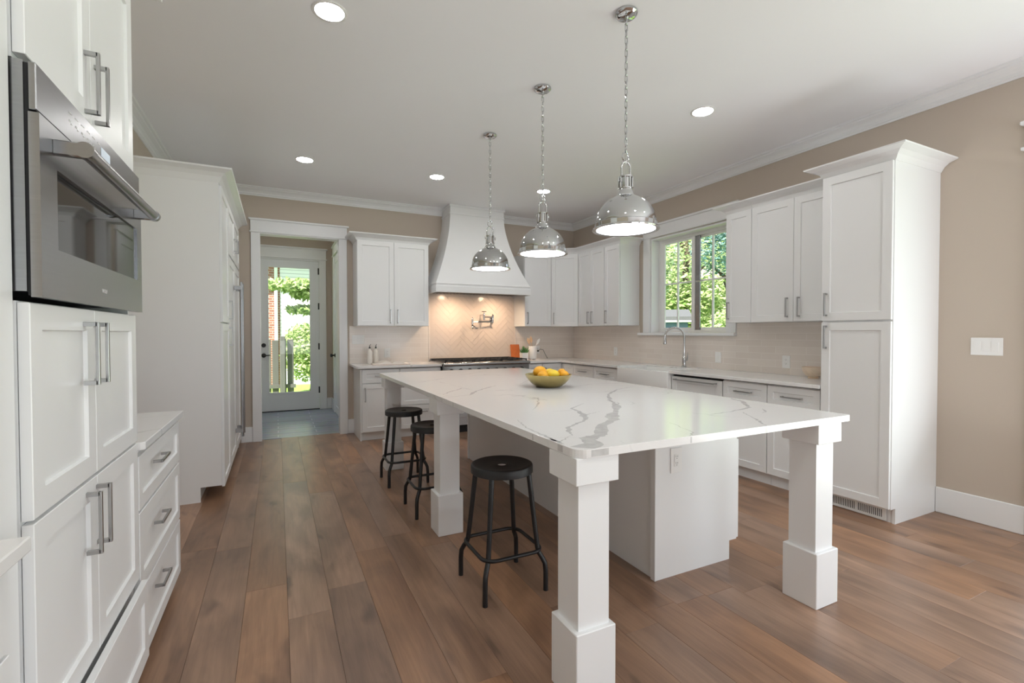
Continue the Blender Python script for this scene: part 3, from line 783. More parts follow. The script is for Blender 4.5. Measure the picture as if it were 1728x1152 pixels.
# pot filler on the herringbone tile
pf = empty('pot_filler', (2.87, WB - .01, 1.50), 'chrome folding pot filler tap on the tile above the range', 'tap')
b = B(); px = 2.868
def rotx(c): return Matrix.Translation(c) @ Matrix.Rotation(PI / 2, 4, 'X')
b.lathe([(0, 0), (.030, 0), (.028, .008), (.012, .014), (.012, .06), (0, .061)], seg=20); b.out('wall_flange', 'chrome', pf, M=rotx((px, WB - .010, 1.512)))
b = B(); ya = WB - .07
b.lathe([(.0, -.055), (.010, -.055), (.014, -.04), (.014, .045), (.018, .05), (.018, .058), (.006, .07), (0, .085)], (px, ya, 1.512), 16)
b.tube([(px, ya, 1.478), (px - .17, ya - .01, 1.478), (px - .335, ya - .03, 1.470)], .0085, 10); b.tube([(px, ya, 1.545), (px - .14, ya - .008, 1.548)], .0085, 10)
b.out('arm', 'chrome', pf)
b = B(); b.lathe([(0, -.035), (.015, -.035), (.015, .05), (.011, .06), (.006, .065), (.006, .085), (0, .086)], (px - .145, ya - .008, 1.54), 16)
b.tube([(px - .18, ya - .008, 1.627), (px - .11, ya - .008, 1.627)], .006, 8); b.out('cross_handle', 'chrome', pf)
b = B(); qx = px - .335; qy = ya - .03
b.lathe([(0, -.05), (.012, -.05), (.015, -.03), (.015, .03), (.008, .05), (0, .065)], (qx, qy, 1.478), 16)
b.tube([(qx, qy, 1.43), (qx - .012, qy - .02, 1.405), (qx - .01, qy - .035, 1.375)], [.012, .012, .010], 10)
b.tube([(qx + .01, qy, 1.42), (qx + .035, qy - .02, 1.40), (qx + .045, qy - .03, 1.37)], .007, 8)
b.out('spout', 'chrome', pf)

# right of the range: narrow drawer base, corner base
M = MX(3.169, YF, 0)
nbx = empty('base_cabinet', (3.24, 6.2, 0), 'narrow white base cabinet immediately right of the range', 'cabinet')
carcass(nbx, M, .245, DB, 0, .873, .105, .045)
front(nbx, M, 'drawer', .002, .243, .703, .868, (.12, .79, .10, False), rail=.045); front(nbx, M, 'door', .002, .243, .108, .696, (.20, .565, .17, True), rail=.05)
XR = 3.745; DR = WR - XR - .001
def MR(y): return MX(XR, y, -90)
cb = empty('corner_base_cabinet', (3.95, 6.2, 0), 'white corner base cabinet with folding doors in the back right corner', 'cabinet')
b = B().prism([(3.416, WB - .001), (3.416, YF + .0215), (XR + .0215, YF + .0215), (XR + .0215, 5.635), (WR - .001, 5.635), (WR - .001, WB - .001)], .105, .873); b.out('body', 'cabinet_white', cb)
b = B().prism([(3.416, WB - .001), (3.416, YF + .067), (XR + .067, YF + .067), (XR + .067, 5.635), (WR - .001, 5.635), (WR - .001, WB - .001)], 0, .105); b.out('toe_kick', 'cabinet_white', cb)
front(cb, MX(3.416, YF, 0), 'door', .002, XR - 3.416 - .002, .108, .868, (.045, .73, .17, True), rail=.055)
front(cb, MR(YF), 'door', .003, YF - 5.637, .108, .868, None, rail=.055)
# right run base
def base_unit(name, label, y1, y0, drawers=True, split=False, hl=.17):
    """unit from y1 (far) to y0 (near)"""
    u = empty(name, (WR - .3, (y0 + y1) / 2, 0), label, 'cabinet'); M = MR(y1); w = y1 - y0
    carcass(u, M, w, DR, 0, .873, .105, .045)
    front(u, M, 'drawer', .002, w - .002, .703, .868, (w / 2, .786, hl, False), rail=.05)
    front(u, M, 'door', .002, w - .002, .108, .696, (.05 if not split else w - .05, .565, .17, True))
    return u
base_unit('base_cabinet', 'white drawer over door base cabinet next to the back right corner cabinet', 5.633, 5.152)
base_unit('base_cabinet', 'white drawer over door base cabinet touching the far side of the farmhouse sink', 5.150, 4.665)
base_unit('base_cabinet', 'white drawer over door base cabinet beside the dishwasher, second from the pantry', 3.118, 2.668)
u = base_unit('base_cabinet', 'white drawer over door base cabinet touching the tall pantry', 2.666, 2.222, split=True)
B().box(0, .016, .012, DR, 0, .873).out('filler', 'cabinet_white', u, M=MR(2.2215))
sb = empty('sink_base_cabinet', (4.05, 4.18, 0), 'white two door sink base cabinet under the farmhouse sink', 'cabinet')
M = MR(4.663); w = 4.663 - 3.768
carcass(sb, M, w, DR, 0, .635, .105, .045)
front(sb, M, 'door', .002, w / 2, .108, .632, (w / 2 - .05, .52, .17, True)); front(sb, M, 'door', w / 2, w - .002, .108, .632, (w / 2 + .05, .52, .17, True))
for a, c in ((0, .058), (w - .002, w)):
    B().box(a, c, .0215, DR, .636, .873).out('filler', 'cabinet_white', sb, M=M)
dw = empty('dishwasher', (4.05, 3.44, 0), 'white panelled dishwasher with a black top strip and steel bar handle', 'dishwasher')
M = MR(3.762); w = 3.762 - 3.124
B().box(.002, w - .002, .03, DR - .02, .11, .872).out('body', 'dark_gap', dw, M=M)
B().box(.002, w - .002, .09, DR - .02, 0, .108).out('toe_kick', 'cabinet_white', dw, M=M)
d = B().shaker(.003, w - .003, .112, .858, .06).out('door', 'cabinet_white', dw, M=M)
handle_bm(w / 2, .828, .52, False, t=.012, stand=.045).out('handle', 'nickel', d, M=M)
# farmhouse sink
fs = empty('farmhouse_sink', (3.93, 4.185, .64), 'white farmhouse sink with exposed apron under the window', 'sink')
b = B(); x0, x1, y0, y1, z0, z1 = 3.690, 4.165, 3.772, 4.600, .640, .900
b.box(x0, x0 + .035, y0, y1, z0, z1, .008, 2).box(x1 - .03, x1, y0, y1, z0, z1, .006, 2).box(x0 + .02, x1 - .02, y0, y0 + .03, z0, z1, .006, 2).box(x0 + .02, x1 - .02, y1 - .03, y1, z0, z1, .006, 2).box(x0 + .02, x1 - .02, y0 + .02, y1 - .02, z0, z0 + .03)
b.smooth = True; b.out('basin', 'sink_ceramic', fs)
b = B(); b.lathe([(0, .002), (.045, .002), (.045, .004), (.03, .003), (0, .003)], (3.93, 4.18, .668), 24); b.out('drain', 'chrome', fs)
# L-shaped worktop
o = B().prism([(3.169, WB - .001), (3.169, 5.895), (3.705, 5.895), (3.705, 4.604), (4.170, 4.604), (4.170, 3.768), (3.705, 3.768), (3.705, 2.206), (WR - .001, 2.206), (WR - .001, WB - .001)], .884, .914).out('worktop', 'marble', bevel=.003)
recentre(o, (4.0, 4.4, .884)); tag(o, 'long L shaped white stone worktop along the window wall', 'worktop')
# faucet
fc = empty('faucet', (4.235, 4.06, .914), 'chrome gooseneck faucet behind the farmhouse sink', 'faucet')
fx, fy = 4.235, 4.06
b = B(); b.lathe([(0, 0), (.030, 0), (.030, .012), (.022, .02), (.019, .05), (.022, .085), (.023, .11), (.016, .125), (.013, .15), (.015, .16), (.012, .17), (0, .171)], (fx, fy, .9145), 24); b.out('body', 'chrome', fc)
b = B(); pts = [(fx, fy, 1.08), (fx, fy, 1.22)]
for i in range(13):
    a = PI * i / 12 * 1.02; pts.append((fx - .105 * (1 - math.cos(a)) * .72, fy + .105 * (1 - math.cos(a)) * .72, 1.27 + .105 * math.sin(a)))
b.tube(pts, [.0135, .0125] + [.0125] * 13, 14); b.out('neck', 'chrome', fc)
e = Vector(pts[-1]); b = B(); b.lathe([(0, -.085), (.019, -.085), (.021, -.075), (.017, -.04), (.0145, 0), (.012, .012), (0, .014)], tuple(e), 18); b.out('spray_head', 'chrome', fc)
b = B(); b.tube([(fx, fy, .995), (fx + .0, fy - .045, 1.0)], .012, 12); b.tube([(fx, fy - .045, 1.0), (fx - .01, fy - .06, 1.05), (fx - .02, fy - .07, 1.085)], [.011, .007, .006], 10); b.out('lever', 'chrome', fc)

# wall cabinets on the back right and right wall
UZ0, UZ1 = 1.412, 2.478; XU = 4.0; DUR = WR - XU - .001
wn2 = empty('wall_cabinet', (3.46, 6.34, UZ0), 'white single door wall cabinet right of the range hood', 'cabinet')
M = MX(3.25, YU, 0); carcass(wn2, M, .452, DU, UZ0, UZ1)
front(wn2, M, 'door', .002, .450, UZ0, UZ1, (.045, 1.53, .17, True))
B().sweep([(3.25, YU + .02), (3.7035, YU + .02)][::-1], [(-o, h) for o, h in CC][::-1], UZ1 - .002).out('crown_moulding', 'cabinet_white', wn2)
dc = empty('corner_wall_cabinet', (4.05, 6.25, UZ0), 'white diagonal corner wall cabinet with one door', 'cabinet')
p0, p1 = Vector((3.705, YU + .02)), Vector((XU + .02, 5.893))
B().prism([(p0.x, WB - .001), (p0.x, p0.y), (p1.x, p1.y), (WR - .001, p1.y), (WR - .001, WB - .001)], UZ0, UZ1).out('body', 'cabinet_white', dc)
dv = p1 - p0; Ld = dv.length; ang = math.degrees(math.atan2(dv.y, dv.x))
nrm = Vector((dv.y, -dv.x)).normalized()
front(dc, MX(p0.x + nrm.x * .0215, p0.y + nrm.y * .0215, ang), 'door', .012, Ld - .012, UZ0, UZ1, (.055, 1.53, .17, True))
B().sweep([(p0.x, p0.y), (p1.x, p1.y)], CC, UZ1 - .002).out('crown_moulding', 'cabinet_white', dc)
wf = empty('wall_cabinet', (4.17, 5.57, UZ0), 'white two door wall cabinet between the corner cabinet and the single door cabinet', 'cabinet')
M = MX(XU, 5.890, -90); w = 5.890 - 5.262; carcass(wf, M, w, DUR, UZ0, UZ1)
front(wf, M, 'door', .002, w / 2, UZ0, UZ1, (w / 2 - .045, 1.53, .17, True), rail=.05); front(wf, M, 'door', w / 2, w - .002, UZ0, UZ1, (w / 2 + .045, 1.53, .17, True), rail=.05)
B().sweep([(XU + .02, 5.890), (XU + .02, 5.262)], CC, UZ1 - .002).out('crown_moulding', 'cabinet_white', wf)
wg = empty('wall_cabinet', (4.17, 5.1, UZ0), 'white single door wall cabinet just left of the window', 'cabinet')
M = MX(XU, 5.260, -90); w = 5.260 - 4.945; carcass(wg, M, w, DUR, UZ0, UZ1)
front(wg, M, 'door', .002, w - .004, UZ0, UZ1, (.045, 1.53, .17, True), rail=.055)
B().sweep([(XU + .02, 5.260), (XU + .02, 4.945), (WR, 4.945)], CC, UZ1 - .002).out('crown_moulding', 'cabinet_white', wg)
wh = empty('wall_cabinet', (4.17, 3.15, UZ0), 'white narrow single door wall cabinet just right of the window', 'cabinet')
M = MX(XU, 3.305, -90); w = 3.305 - 3.022; carcass(wh, M, w, DUR, UZ0, UZ1)
front(wh, M, 'door', .003, w, UZ0, UZ1, (.040, 1.53, .17, True), rail=.055)
B().sweep([(WR, 3.305), (XU + .02, 3.305), (XU + .02, 3.022)], CC, UZ1 - .002).out('crown_moulding', 'cabinet_white', wh)
wi = empty('wall_cabinet', (4.17, 2.6, UZ0), 'white two door wall cabinet touching the tall pantry', 'cabinet')
M = MX(XU, 3.020, -90); w = 3.020 - 2.204; carcass(wi, M, w, DUR, UZ0, UZ1)
front(wi, M, 'door', 0, w / 2, UZ0, UZ1, (w / 2 - .05, 1.535, .17, True)); front(wi, M, 'door', w / 2, w - .002, UZ0, UZ1, (w / 2 + .055, 1.535, .17, True))
B().sweep([(XU + .02, 3.020), (XU + .02, 2.204)], CC, UZ1 - .002).out('crown_moulding', 'cabinet_white', wi)
# tall pantry
pn = empty('pantry_cabinet', (4.05, 1.97, 0), 'tall white pantry cabinet with two stacked doors at the right', 'cabinet')
XP = 3.708; PY0, PY1 = 1.738, 2.202; M = MX(XP, PY1, -90); w = PY1 - PY0
b = B().box(0, w - .018, .0215, WR - XP - .001, .108, 2.475); b.out('body', 'cabinet_white', pn, M=M)
b = B().prism3([(XP + .0215, PY0, .108), (3.785, PY0, .108), (3.785, PY0, 0), (WR - .001, PY0, 0), (WR - .001, PY0, 2.475), (XP + .0215, PY0, 2.475)], (0, .018, 0)); b.out('side_panel', 'cabinet_white', pn)
b = B(); b.box(0, w - .018, .085, .10, 0, .107); b.out('toe_kick', 'cabinet_white', pn, M=M)
front(pn, M, 'door', .002, w - .003, 1.402, 2.474, (.040, 1.525, .172, True)); front(pn, M, 'door', .002, w - .003, .112, 1.391, (.040, 1.282, .172, True))
B().sweep([(3.915, PY1), (XP + .0215, PY1), (XP + .0215, PY0), (WR - .003, PY0)], CC, 2.474).out('crown_moulding', 'cabinet_white', pn)
# toe vent under the pantry
tv = empty('floor_vent', (3.78, 1.97, 0), 'white slotted heating vent in the toe space under the tall pantry', 'vent')
B().box(3.786, 3.7915, 1.80, 2.17, .012, .090).out('backing', 'dark_gap', tv)
b = B(); vx0, vx1 = 3.780, 3.786
b.box(vx0, vx1, 1.79, 2.18, .006, .024, .001).box(vx0, vx1, 1.79, 2.18, .080, .096, .001).box(vx0, vx1, 1.79, 1.815, .024, .080).box(vx0, vx1, 2.155, 2.18, .024, .080).box(vx0, vx1, 1.975, 1.99, .024, .08)
for k in range(13):
    for q in (1.815, 1.99): y = q + (k + .55) * .0123; b.box(vx0 + .001, vx1, y, y + .0055, .024, .080)
b.out('grille', 'plate_white', tv)

# ================================================================= ISLAND
ic = empty('island_cabinet', (2.1, 3.3, 0), 'white panelled cabinet block under the kitchen island worktop', 'cabinet')
IX0, IX1, IY0, IY1 = 1.790, 2.405, 1.900, 4.665
B().box(IX0 + .012, IX1, IY0 + .018, IY1 - .018, .10, .8835).out('body', 'cabinet_white', ic)
B().box(IX0 + .012, 2.350, IY0 + .018, IY1 - .018, 0, .10).out('toe_kick', 'cabinet_white', ic)
B().box(IX0, IX0 + .012, IY0 + .018, IY1 - .018, 0, .8835).out('back_panel', 'cabinet_white', ic)
for y in (IY0, IY1 - .018):
    B().prism3([(IX0 - .006, y, 0), (2.346, y, 0), (2.346, y, .108), (IX1, y, .108), (IX1, y, .8835), (IX0 - .006, y, .8835)], (0, .018, 0)).out('end_panel', 'cabinet_white', ic)
b = B().box(IX0 - .014, IX0, IY0 - .004, IY0 + .03, 0, .8835, .002).box(IX0 - .010, IX0, IY1 - .03, IY1, 0, .8835, .002); b.out('corner_batten', 'cabinet_white', ic)
M = MX(IX1 + .0215, IY0, 90); nU = 4; sp = (IY1 - IY0) / nU
for k in range(nU):
    front(ic, M, 'drawer', k * sp + .003, (k + 1) * sp - .003, .70, .872, (k * sp + sp / 2, .786, .16, False), rail=.05)
    front(ic, M, 'door', k * sp + .003, (k + 1) * sp - .003, .112, .694, (k * sp + (sp - .06 if k % 2 == 0 else .06), .57, .17, True))
it = empty('kitchen_island', (1.71, 3.1, 0), 'large white marbled island worktop carried on square white legs', 'kitchen island')
r = .05
TX0, TX1, TYa, TYb = .912, 2.508, 1.342, 4.865
out = arc(TX0 + r, TYa + r, r, 180, 270) + arc(TX1 - .012, TYa + .012, .012, 270, 360, 3) + arc(TX1 - r, TYb - r, r, 0, 90) + arc(TX0 + r, TYb - r, r, 90, 180)
WS = B().prism(out, .884, .914)
# veins in the slab: thin irregular flush strips on the same part's surface
VE = WS; VE.mi = 1; vr = random.Random(5)
def vein(pts, w, z=.91425, jag=.3, sub=9):
    P = []
    for (a, wa), (c, wc) in zip(zip(pts, w), zip(pts[1:], w[1:])):
        for i in range(sub): t = i / sub; P.append((a[0] + (c[0]-a[0]) * t + vr.uniform(-1, 1) * .005, a[1] + (c[1]-a[1]) * t + vr.uniform(-1, 1) * .005, wa + (wc - wa) * t))
    P.append((*pts[-1], w[-1]))
    L = []; R = []; sa, sc = vr.uniform(0, 9), vr.uniform(0, 9)
    for i, (x, y, ww) in enumerate(P):
        a = P[max(i-2, 0)]; c = P[min(i+2, len(P)-1)]; d = Vector((c[0]-a[0], c[1]-a[1])); d = d.normalized() if d.length > 1e-6 else Vector((1, 0))
        nn = Vector((-d.y, d.x)); l = ww * (.5 + jag * math.sin(i * .55 + sa) * .8 + vr.uniform(-.08, .08)); q = ww * (.5 + jag * math.sin(i * .47 + sc) * .8 + vr.uniform(-.08, .08))
        f = lambda p: (min(max(p.x, TX0 + .004), TX1 - .004), min(max(p.y, TYa + .004), TYb - .004), z)
        L.append(VE.bm.verts.new(f(Vector((x, y)) + nn * l))); R.append(VE.bm.verts.new(f(Vector((x, y)) - nn * q)))
    for i in range(len(L) - 1): VE._f([R[i], R[i+1], L[i+1], L[i]])
vein([(.955, 1.365), (1.06, 1.47), (1.15, 1.54), (1.35, 1.74), (1.52, 1.9), (1.67, 2.08), (1.78, 2.28), (1.91, 2.47), (2.15, 2.68), (2.37, 2.76)], [.075, .062, .048, .055, .042, .034, .016, .022, .010, .004])
vein([(.92, 1.48), (1.03, 1.56), (1.1, 1.7), (1.24, 1.78), (1.35, 1.92), (1.39, 2.11), (1.56, 2.24)], [.004, .006, .022, .010, .040, .012, .004])
vein([(1.25, 2.08), (1.37, 2.07)], [.003, .006]); vein([(1.35, 1.92), (1.47, 1.97)], [.008, .003])
vein([(1.19, 2.16), (1.34, 2.37), (1.44, 2.56), (1.41, 2.6)], [.003, .010, .012, .004])
vein([(.925, 1.50), (.94, 1.75), (.99, 1.95)], [.010, .008, .003]); vein([(.918, 1.45), (.925, 1.55)], [.03, .010])
vein([(.95, 2.95), (1.06, 3.09), (1.2, 3.25), (1.23, 3.14)], [.004, .014, .010, .004]); vein([(.95, 2.83), (1.11, 2.87), (1.23, 3.05), (1.49, 3.3)], [.005, .012, .024, .004])
vein([(1.91, 1.66), (2.08, 1.67), (2.27, 1.72), (2.42, 1.87), (2.48, 2.0)], [.004, .010, .016, .03, .012])
vein([(2.10, 1.63), (1.98, 1.46), (1.89, 1.345)], [.005, .010, .009]); vein([(1.57, 1.59), (1.5, 1.39), (1.44, 1.345)], [.003, .006, .007])
vein([(2.29, 1.66), (2.23, 1.59), (2.17, 1.57)], [.004, .010, .003]); vein([(1.75, 2.27), (1.75, 2.15), (1.65, 2.09)], [.010, .008, .003])
vein([(.93, 3.71), (1.07, 3.81), (1.2, 3.93), (1.34, 4.05)], [.003, .008, .012, .004]); vein([(1.3, 4.2), (1.6, 4.3), (1.95, 4.55)], [.004, .01, .004])
vein([(1.7, 3.3), (1.95, 3.6), (2.3, 3.75)], [.003, .008, .004]); vein([(1.95, 2.95), (2.2, 3.05), (2.48, 3.0)], [.003, .009, .005])
# the same veins running down the slab's edge faces
for x, ww in ((1.885, .012), (1.44, .008), (1.005, .075)): VE.box(x - ww / 2, x + ww / 2, TYa - .0004, TYa + .001, .887, .911)
for y, ww in ((1.455, .035), (1.66, .008), (2.62, .008), (2.83, .008), (3.6, .007)): VE.box(TX0 - .0004, TX0 + .001, y - ww / 2, y + ww / 2, .887, .911)
VE.out('worktop', ['marble', 'marble_vein'], it, bevel=.0035)
def island_leg(x, y):
    b = B()
    b.box(x - .085, x + .085, y - .085, y + .085, 0, .265, .003)
    b.box(x - .0665, x + .0665, y - .0665, y + .0665, .26, .80)
    b.box(x - .091, x + .091, y - .091, y + .091, .788, .8838, .002)
    b.out('leg', 'trim_white', it)
for x, y in ((1.004, 1.443), (2.360, 1.443), (1.004, 3.018), (1.004, 4.66)): island_leg(x, y)

# ------------------------------------------------------------------ stools
def stool(loc, label):
    s = empty('stool', (0, 0, 0), label, 'stool', 'black metal stools at the island')
    b = B(); b.lathe([(.023, .6255), (.03, .6245), (.06, .623), (.10, .625), (.140, .632), (.152, .634), (.160, .630), (.163, .622), (.163, .592), (.161, .590), (.159, .592), (.156, .622), (.14, .629), (.06, .620), (.023, .622), (.023, .6255)], seg=56)
    b.out('seat', 'stool_seat_metal', s)
    for sx in (-1, 1):
        for sy in (-1, 1):
            b = B(); k = lambda r, z: (sx * r, sy * r, z)
            b.tube([k(.096, .612), k(.104, .595), k(.112, .50), k(.124, .36), k(.134, .25), k(.137, .215), k(.142, .19), k(.155, .165), k(.165, .14), k(.168, .10), k(.168, .0)], [.0135] * 3 + [.0125] * 8, 12)
            b.out('leg', 'black_metal', s)
    b = B(); R_, c, rr_ = .163, .066, []
    for cx, cy, a0 in ((1, 1, 0), (-1, 1, 90), (-1, -1, 180), (1, -1, 270)):
        for p in arc(cx * (R_ - c), cy * (R_ - c), c, a0, a0 + 90, 7): rr_.append((p[0], p[1], .205))
    b.tube(rr_, .0098, 10, closed=True); b.out('foot_ring', 'black_metal', s)
    s.location = loc; return s
s1 = stool((1.052, 2.252, 0), 'black metal stool nearest the camera, between the two front island legs')
s2 = dup(s1, (1.040, 3.455, 0)); s2['label'] = 'black metal stool partly hidden behind the middle island leg'
s3 = dup(s1, (1.008, 4.225, 0)); s3['label'] = 'black metal stool farthest from the camera, beside the far island leg'

# ------------------------------------------------------------------ pendants
def pendant(label):
    p = empty('pendant_lamp', (0, 0, 0), label, 'lamp', 'chrome pendant lamps over the island')
    zr = 1.878
    b = B(); b.lathe([(0, CZ - .001), (.060, CZ - .001), (.060, CZ - .012), (.052, CZ - .022), (.044, CZ - .026), (.012, CZ - .03), (.012, CZ - .045), (0, CZ - .046)], seg=40); b.out('canopy', 'chrome', p)
    b = B(); z = zr + .445; i = 0
    while z < CZ - .04:
        pts = []
        for k in range(14):
            a = 2 * PI * k / 14; u = .0085 * math.cos(a); v = .0165 * math.sin(a) + (.006 if math.sin(a) > 0 else -.006)
            pts.append((u, 0, z + v) if i % 2 else (u * .35, u, z + v))
        b.tube(pts, .0028, 6, closed=True); z += .0345; i += 1
    pts = [(.021 * math.cos(2*PI*k/20), .004, zr + .402 + .025 * math.sin(2*PI*k/20)) for k in range(20)]; b.tube(pts, .0042, 8, closed=True)
    b.tube([(0, 0, zr + .29), (0, 0, CZ - .04)], .0014, 6)
    b.out('chain', 'chrome', p)
    b = B(); pts = [(-.029, 0, zr + .262), (-.030, 0, zr + .335)]
    for k in range(9): a = PI - PI * k / 8; pts.append((.030 * math.cos(a), 0, zr + .343 + .030 * math.sin(a)))
    pts += [(.030, 0, zr + .335), (.029, 0, zr + .262)]; b.tube(pts, .0055, 10)
    b.lathe([(0, .0), (.008, .0), (.009, .012), (0, .016)], (0, 0, zr + .366), 12)
    for e in (-1, 1): b.tube([(e * .030, 0, zr + .272), (e * .052, 0, zr + .272)], .0035, 8); b.tube([(e * .050, 0, zr + .260), (e * .050, 0, zr + .284)], .004, 8)
    b.out('yoke', 'chrome', p)
    b = B(); b.lathe([(.050, .186), (.049, .192), (.041, .204), (.036, .218), (.0355, .222), (.040, .224), (.040, .230), (.031, .232), (.031, .284), (.037, .286), (.037, .294), (.026, .300), (.010, .304), (0, .304)], (0, 0, zr), seg=36)
    for k in range(8):
        a = 2 * PI * k / 8; b.tube([(.036 * math.cos(a), .036 * math.sin(a), zr + .228), (.036 * math.cos(a), .036 * math.sin(a), zr + .288)], .0055, 8)
    b.out('lamp_neck', 'chrome', p)
    prof = [(.180, zr), (.181, zr + .004), (.178, zr + .010), (.168, zr + .013), (.168, zr + .034), (.164, zr + .038)]
    for k in range(13):
        a = (PI / 2) * k / 12 * .84; prof.append((.163 * math.cos(a), zr + .038 + .155 * math.sin(a)))
    prof += [(.030, zr + .191)]
    inn = [(max(r - .004, .02), z - .003) for r, z in prof[::-1]][:-3] + [(.160, zr + .010), (.160, zr + .003), (.172, zr)]
    b = B(); b.lathe(prof + inn + [prof[0]], seg=64); b.out('lamp_shade', 'chrome', p)
    b = B(); b.lathe([(0, zr + .004), (.10, zr + .0045), (.159, zr + .006), (.159, zr + .009), (0, zr + .009)], seg=48); b.out('diffuser', 'pendant_glow', p)
    return p
p1_ = pendant('chrome dome pendant lamp nearest the camera, in front of the window'); p1_.location = (1.722, 2.075, 0)
p2_ = dup(p1_, (1.712, 2.970, 0)); p2_['label'] = 'middle chrome dome pendant lamp of the three over the island'
p3_ = dup(p1_, (1.696, 3.870, 0)); p3_['label'] = 'chrome dome pendant lamp farthest from the camera, in front of the hood'

# ------------------------------------------------------------------ recessed ceiling lights
def can(loc, label):
    c = empty('ceiling_light', (0, 0, 0), label, 'ceiling light', 'recessed ceiling lights')
    b = B(); b.lathe([(.074, 0), (.090, 0), (.092, -.003), (.088, -.006), (.076, -.006), (.074, 0)], seg=40); b.out('trim_ring', 'plate_white', c)
    b = B(); b.lathe([(.0735, -.001), (.0735, -.004), (0, -.0045)], seg=36); b.out('diffuser', 'can_glow', c)
    c.location = loc; return c
zc = CZ - .0005
c1 = can((.270, 2.778, zc), 'round recessed ceiling light at the top left, nearest the oven cabinet')
for loc, lb_ in (((3.025, 2.722, zc), 'round recessed ceiling light at the right, above the pantry side'), ((.263, 5.238, zc), 'round recessed ceiling light above the walkway to the garden door'),
                 ((1.615, 5.165, zc), 'round recessed ceiling light just left of the far pendant chain'), ((2.960, 5.112, zc), 'round recessed ceiling light behind the middle pendant chain'),
                 ((.27, .35, zc), 'added round recessed fill light out of view on the left'), ((1.65, .35, zc), 'added round recessed fill light out of view in the middle'), ((3.02, .35, zc), 'added round recessed fill light out of view on the right')):  # this unseen row is added to give the room more light
    q = dup(c1, loc); q['label'] = lb_

hl_ = empty('hall_fill_lamp', (.15, 7.3, CZ), 'added round fill lamp on the hall ceiling, out of sight above the opening', 'ceiling light')  # unseen lamp added to brighten the dim hall
b = B(); b.lathe([(0, -.0005), (.17, -.0005), (.17, -.02), (.158, -.022), (.158, -.004), (0, -.004)], (.15, 7.3, CZ), 40); b.out('base', 'plate_white', hl_)
emit('hall_fill_glow', (.95, .98, 1), 26.0)
b = B(); b.lathe([(.155, -.015), (.15, -.04), (.11, -.062), (.05, -.072), (0, -.074)], (.15, 7.3, CZ), 40); b.out('diffuser', 'hall_fill_glow', hl_)

# ------------------------------------------------------------------ fruit bowl
bw = empty('fruit_bowl', (1.808, 3.05, .9145), 'shallow round brass bowl of fruit on the island', 'bowl')
b = B(); b.lathe([(0, .0), (.085, .0), (.092, .003), (.125, .026), (.152, .054), (.170, .083), (.175, .093), (.172, .094), (.165, .083), (.147, .056), (.120, .031), (.088, .010), (0, .008)], (1.808, 3.05, .9145), 56); b.out('body', 'brass', bw)
fru = {}
def fruit(kind, mat, c, r, el, rot, label):
    if kind not in fru:
        b = B(); prof = []
        for k in range(15):
            a = -PI / 2 + PI * k / 14; rr__ = math.cos(a); z = math.sin(a) * el
            if kind == 'lemon': z += (.16 if k == 14 else (.06 if k == 13 else 0)) - (.12 if k == 0 else 0)
            prof.append((max(rr__, .0001), z))
        b.lathe(prof, seg=24); fru[kind] = b.out(kind, mat)
        o = fru[kind]
    else:
        o = fru[kind].copy(); COL.objects.link(o)
    o.location = c; o.scale = (r, r, r); o.rotation_euler = rot
    tag(o, label, 'fruit', 'citrus fruit in the brass bowl'); return o
cx, cy, cz_ = 1.808, 3.05, .9145
for kind, dx, dy, dz, r_, el, rot, lab in (
    ('orange', -.078, -.052, .084, .041, .95, (0, 0, 0), 'small orange at the front left of the brass bowl'),
    ('mango', -.050, .040, .106, .047, 1.15, (0, PI/2, .15), 'large orange fruit heaped highest at the back left of the bowl'),
    ('lemon', .016, -.045, .092, .037, 1.22, (0, PI/2, -.25), 'yellow lemon at the front middle of the bowl'),
    ('lemon', .045, .056, .094, .036, 1.22, (0, PI/2, -.5), 'yellow lemon lying toward the back right of the bowl'),
    ('orange', .102, -.060, .088, .034, .95, (.3, 0, 0), 'small orange at the front right of the brass bowl'),
    ('orange', .130, .018, .099, .032, .95, (0, .5, 0), 'small orange resting on the right rim of the bowl'),
    ('orange', -.030, -.010, .043, .033, .95, (0, .5, 0), 'small orange at the bottom left of the bowl under the others'),
    ('lemon', .050, -.004, .041, .031, 1.2, (0, PI/2, 1.4), 'yellow lemon at the bottom of the bowl under the others')):
    fruit(kind, {'orange': 'orange_peel', 'mango': 'orange_peel', 'lemon': 'lemon_peel'}[kind], (cx + dx, cy + dy, cz_ + dz), r_, el, rot, lab)

# ------------------------------------------------------------------ things on the back worktop
def bottle(x, y, label, first=None):
    if first: o = dup(first, (x, y, .9145))
    else:
        o = empty('oil_bottle', (0, 0, 0), label, 'bottle', 'white oil bottles on the back worktop')
        b = B(); b.lathe([(0, 0), (.030, 0), (.033, .004), (.033, .150), (.028, .170), (.014, .185), (.011, .200), (0, .201)], seg=28); b.out('body', 'bottle_glaze', o)
        b = B(); b.lathe([(.012, .2), (.012, .212), (.005, .222), (.004, .240), (0, .241)], seg=14); b.tube([(0, 0, .225), (.004, -.006, .245), (.012, -.012, .255)], .003, 6); b.out('spout', 'black_metal', o)
        o.location = (x, y, .9145)
    o['label'] = label; return o
bt = bottle(1.066, 6.30, 'white oil bottle with black spout, left one beside the open book'); bottle(1.150, 6.34, 'white oil bottle with black spout, right one behind the open book', bt)
bk = empty('open_book', (1.30, 6.16, .9145), 'open cookbook lying on the worktop in front of the oil bottles', 'book')
def page_stack(sgn):
    b = B(); n = 12; rings = []
    for i in range(n + 1):
        t = i / n; x = sgn * t * .225; h = .036 * math.exp(-((t - .28) / .38) ** 2) + .004 + (.010 if t < .1 else 0) * 0
        if t < .04: h *= .5
        rings.append([(x, -.135, .003), (x, .135, .003), (x, .135, .003 + h), (x, -.135, .003 + h)])
    b.rings(rings); return b
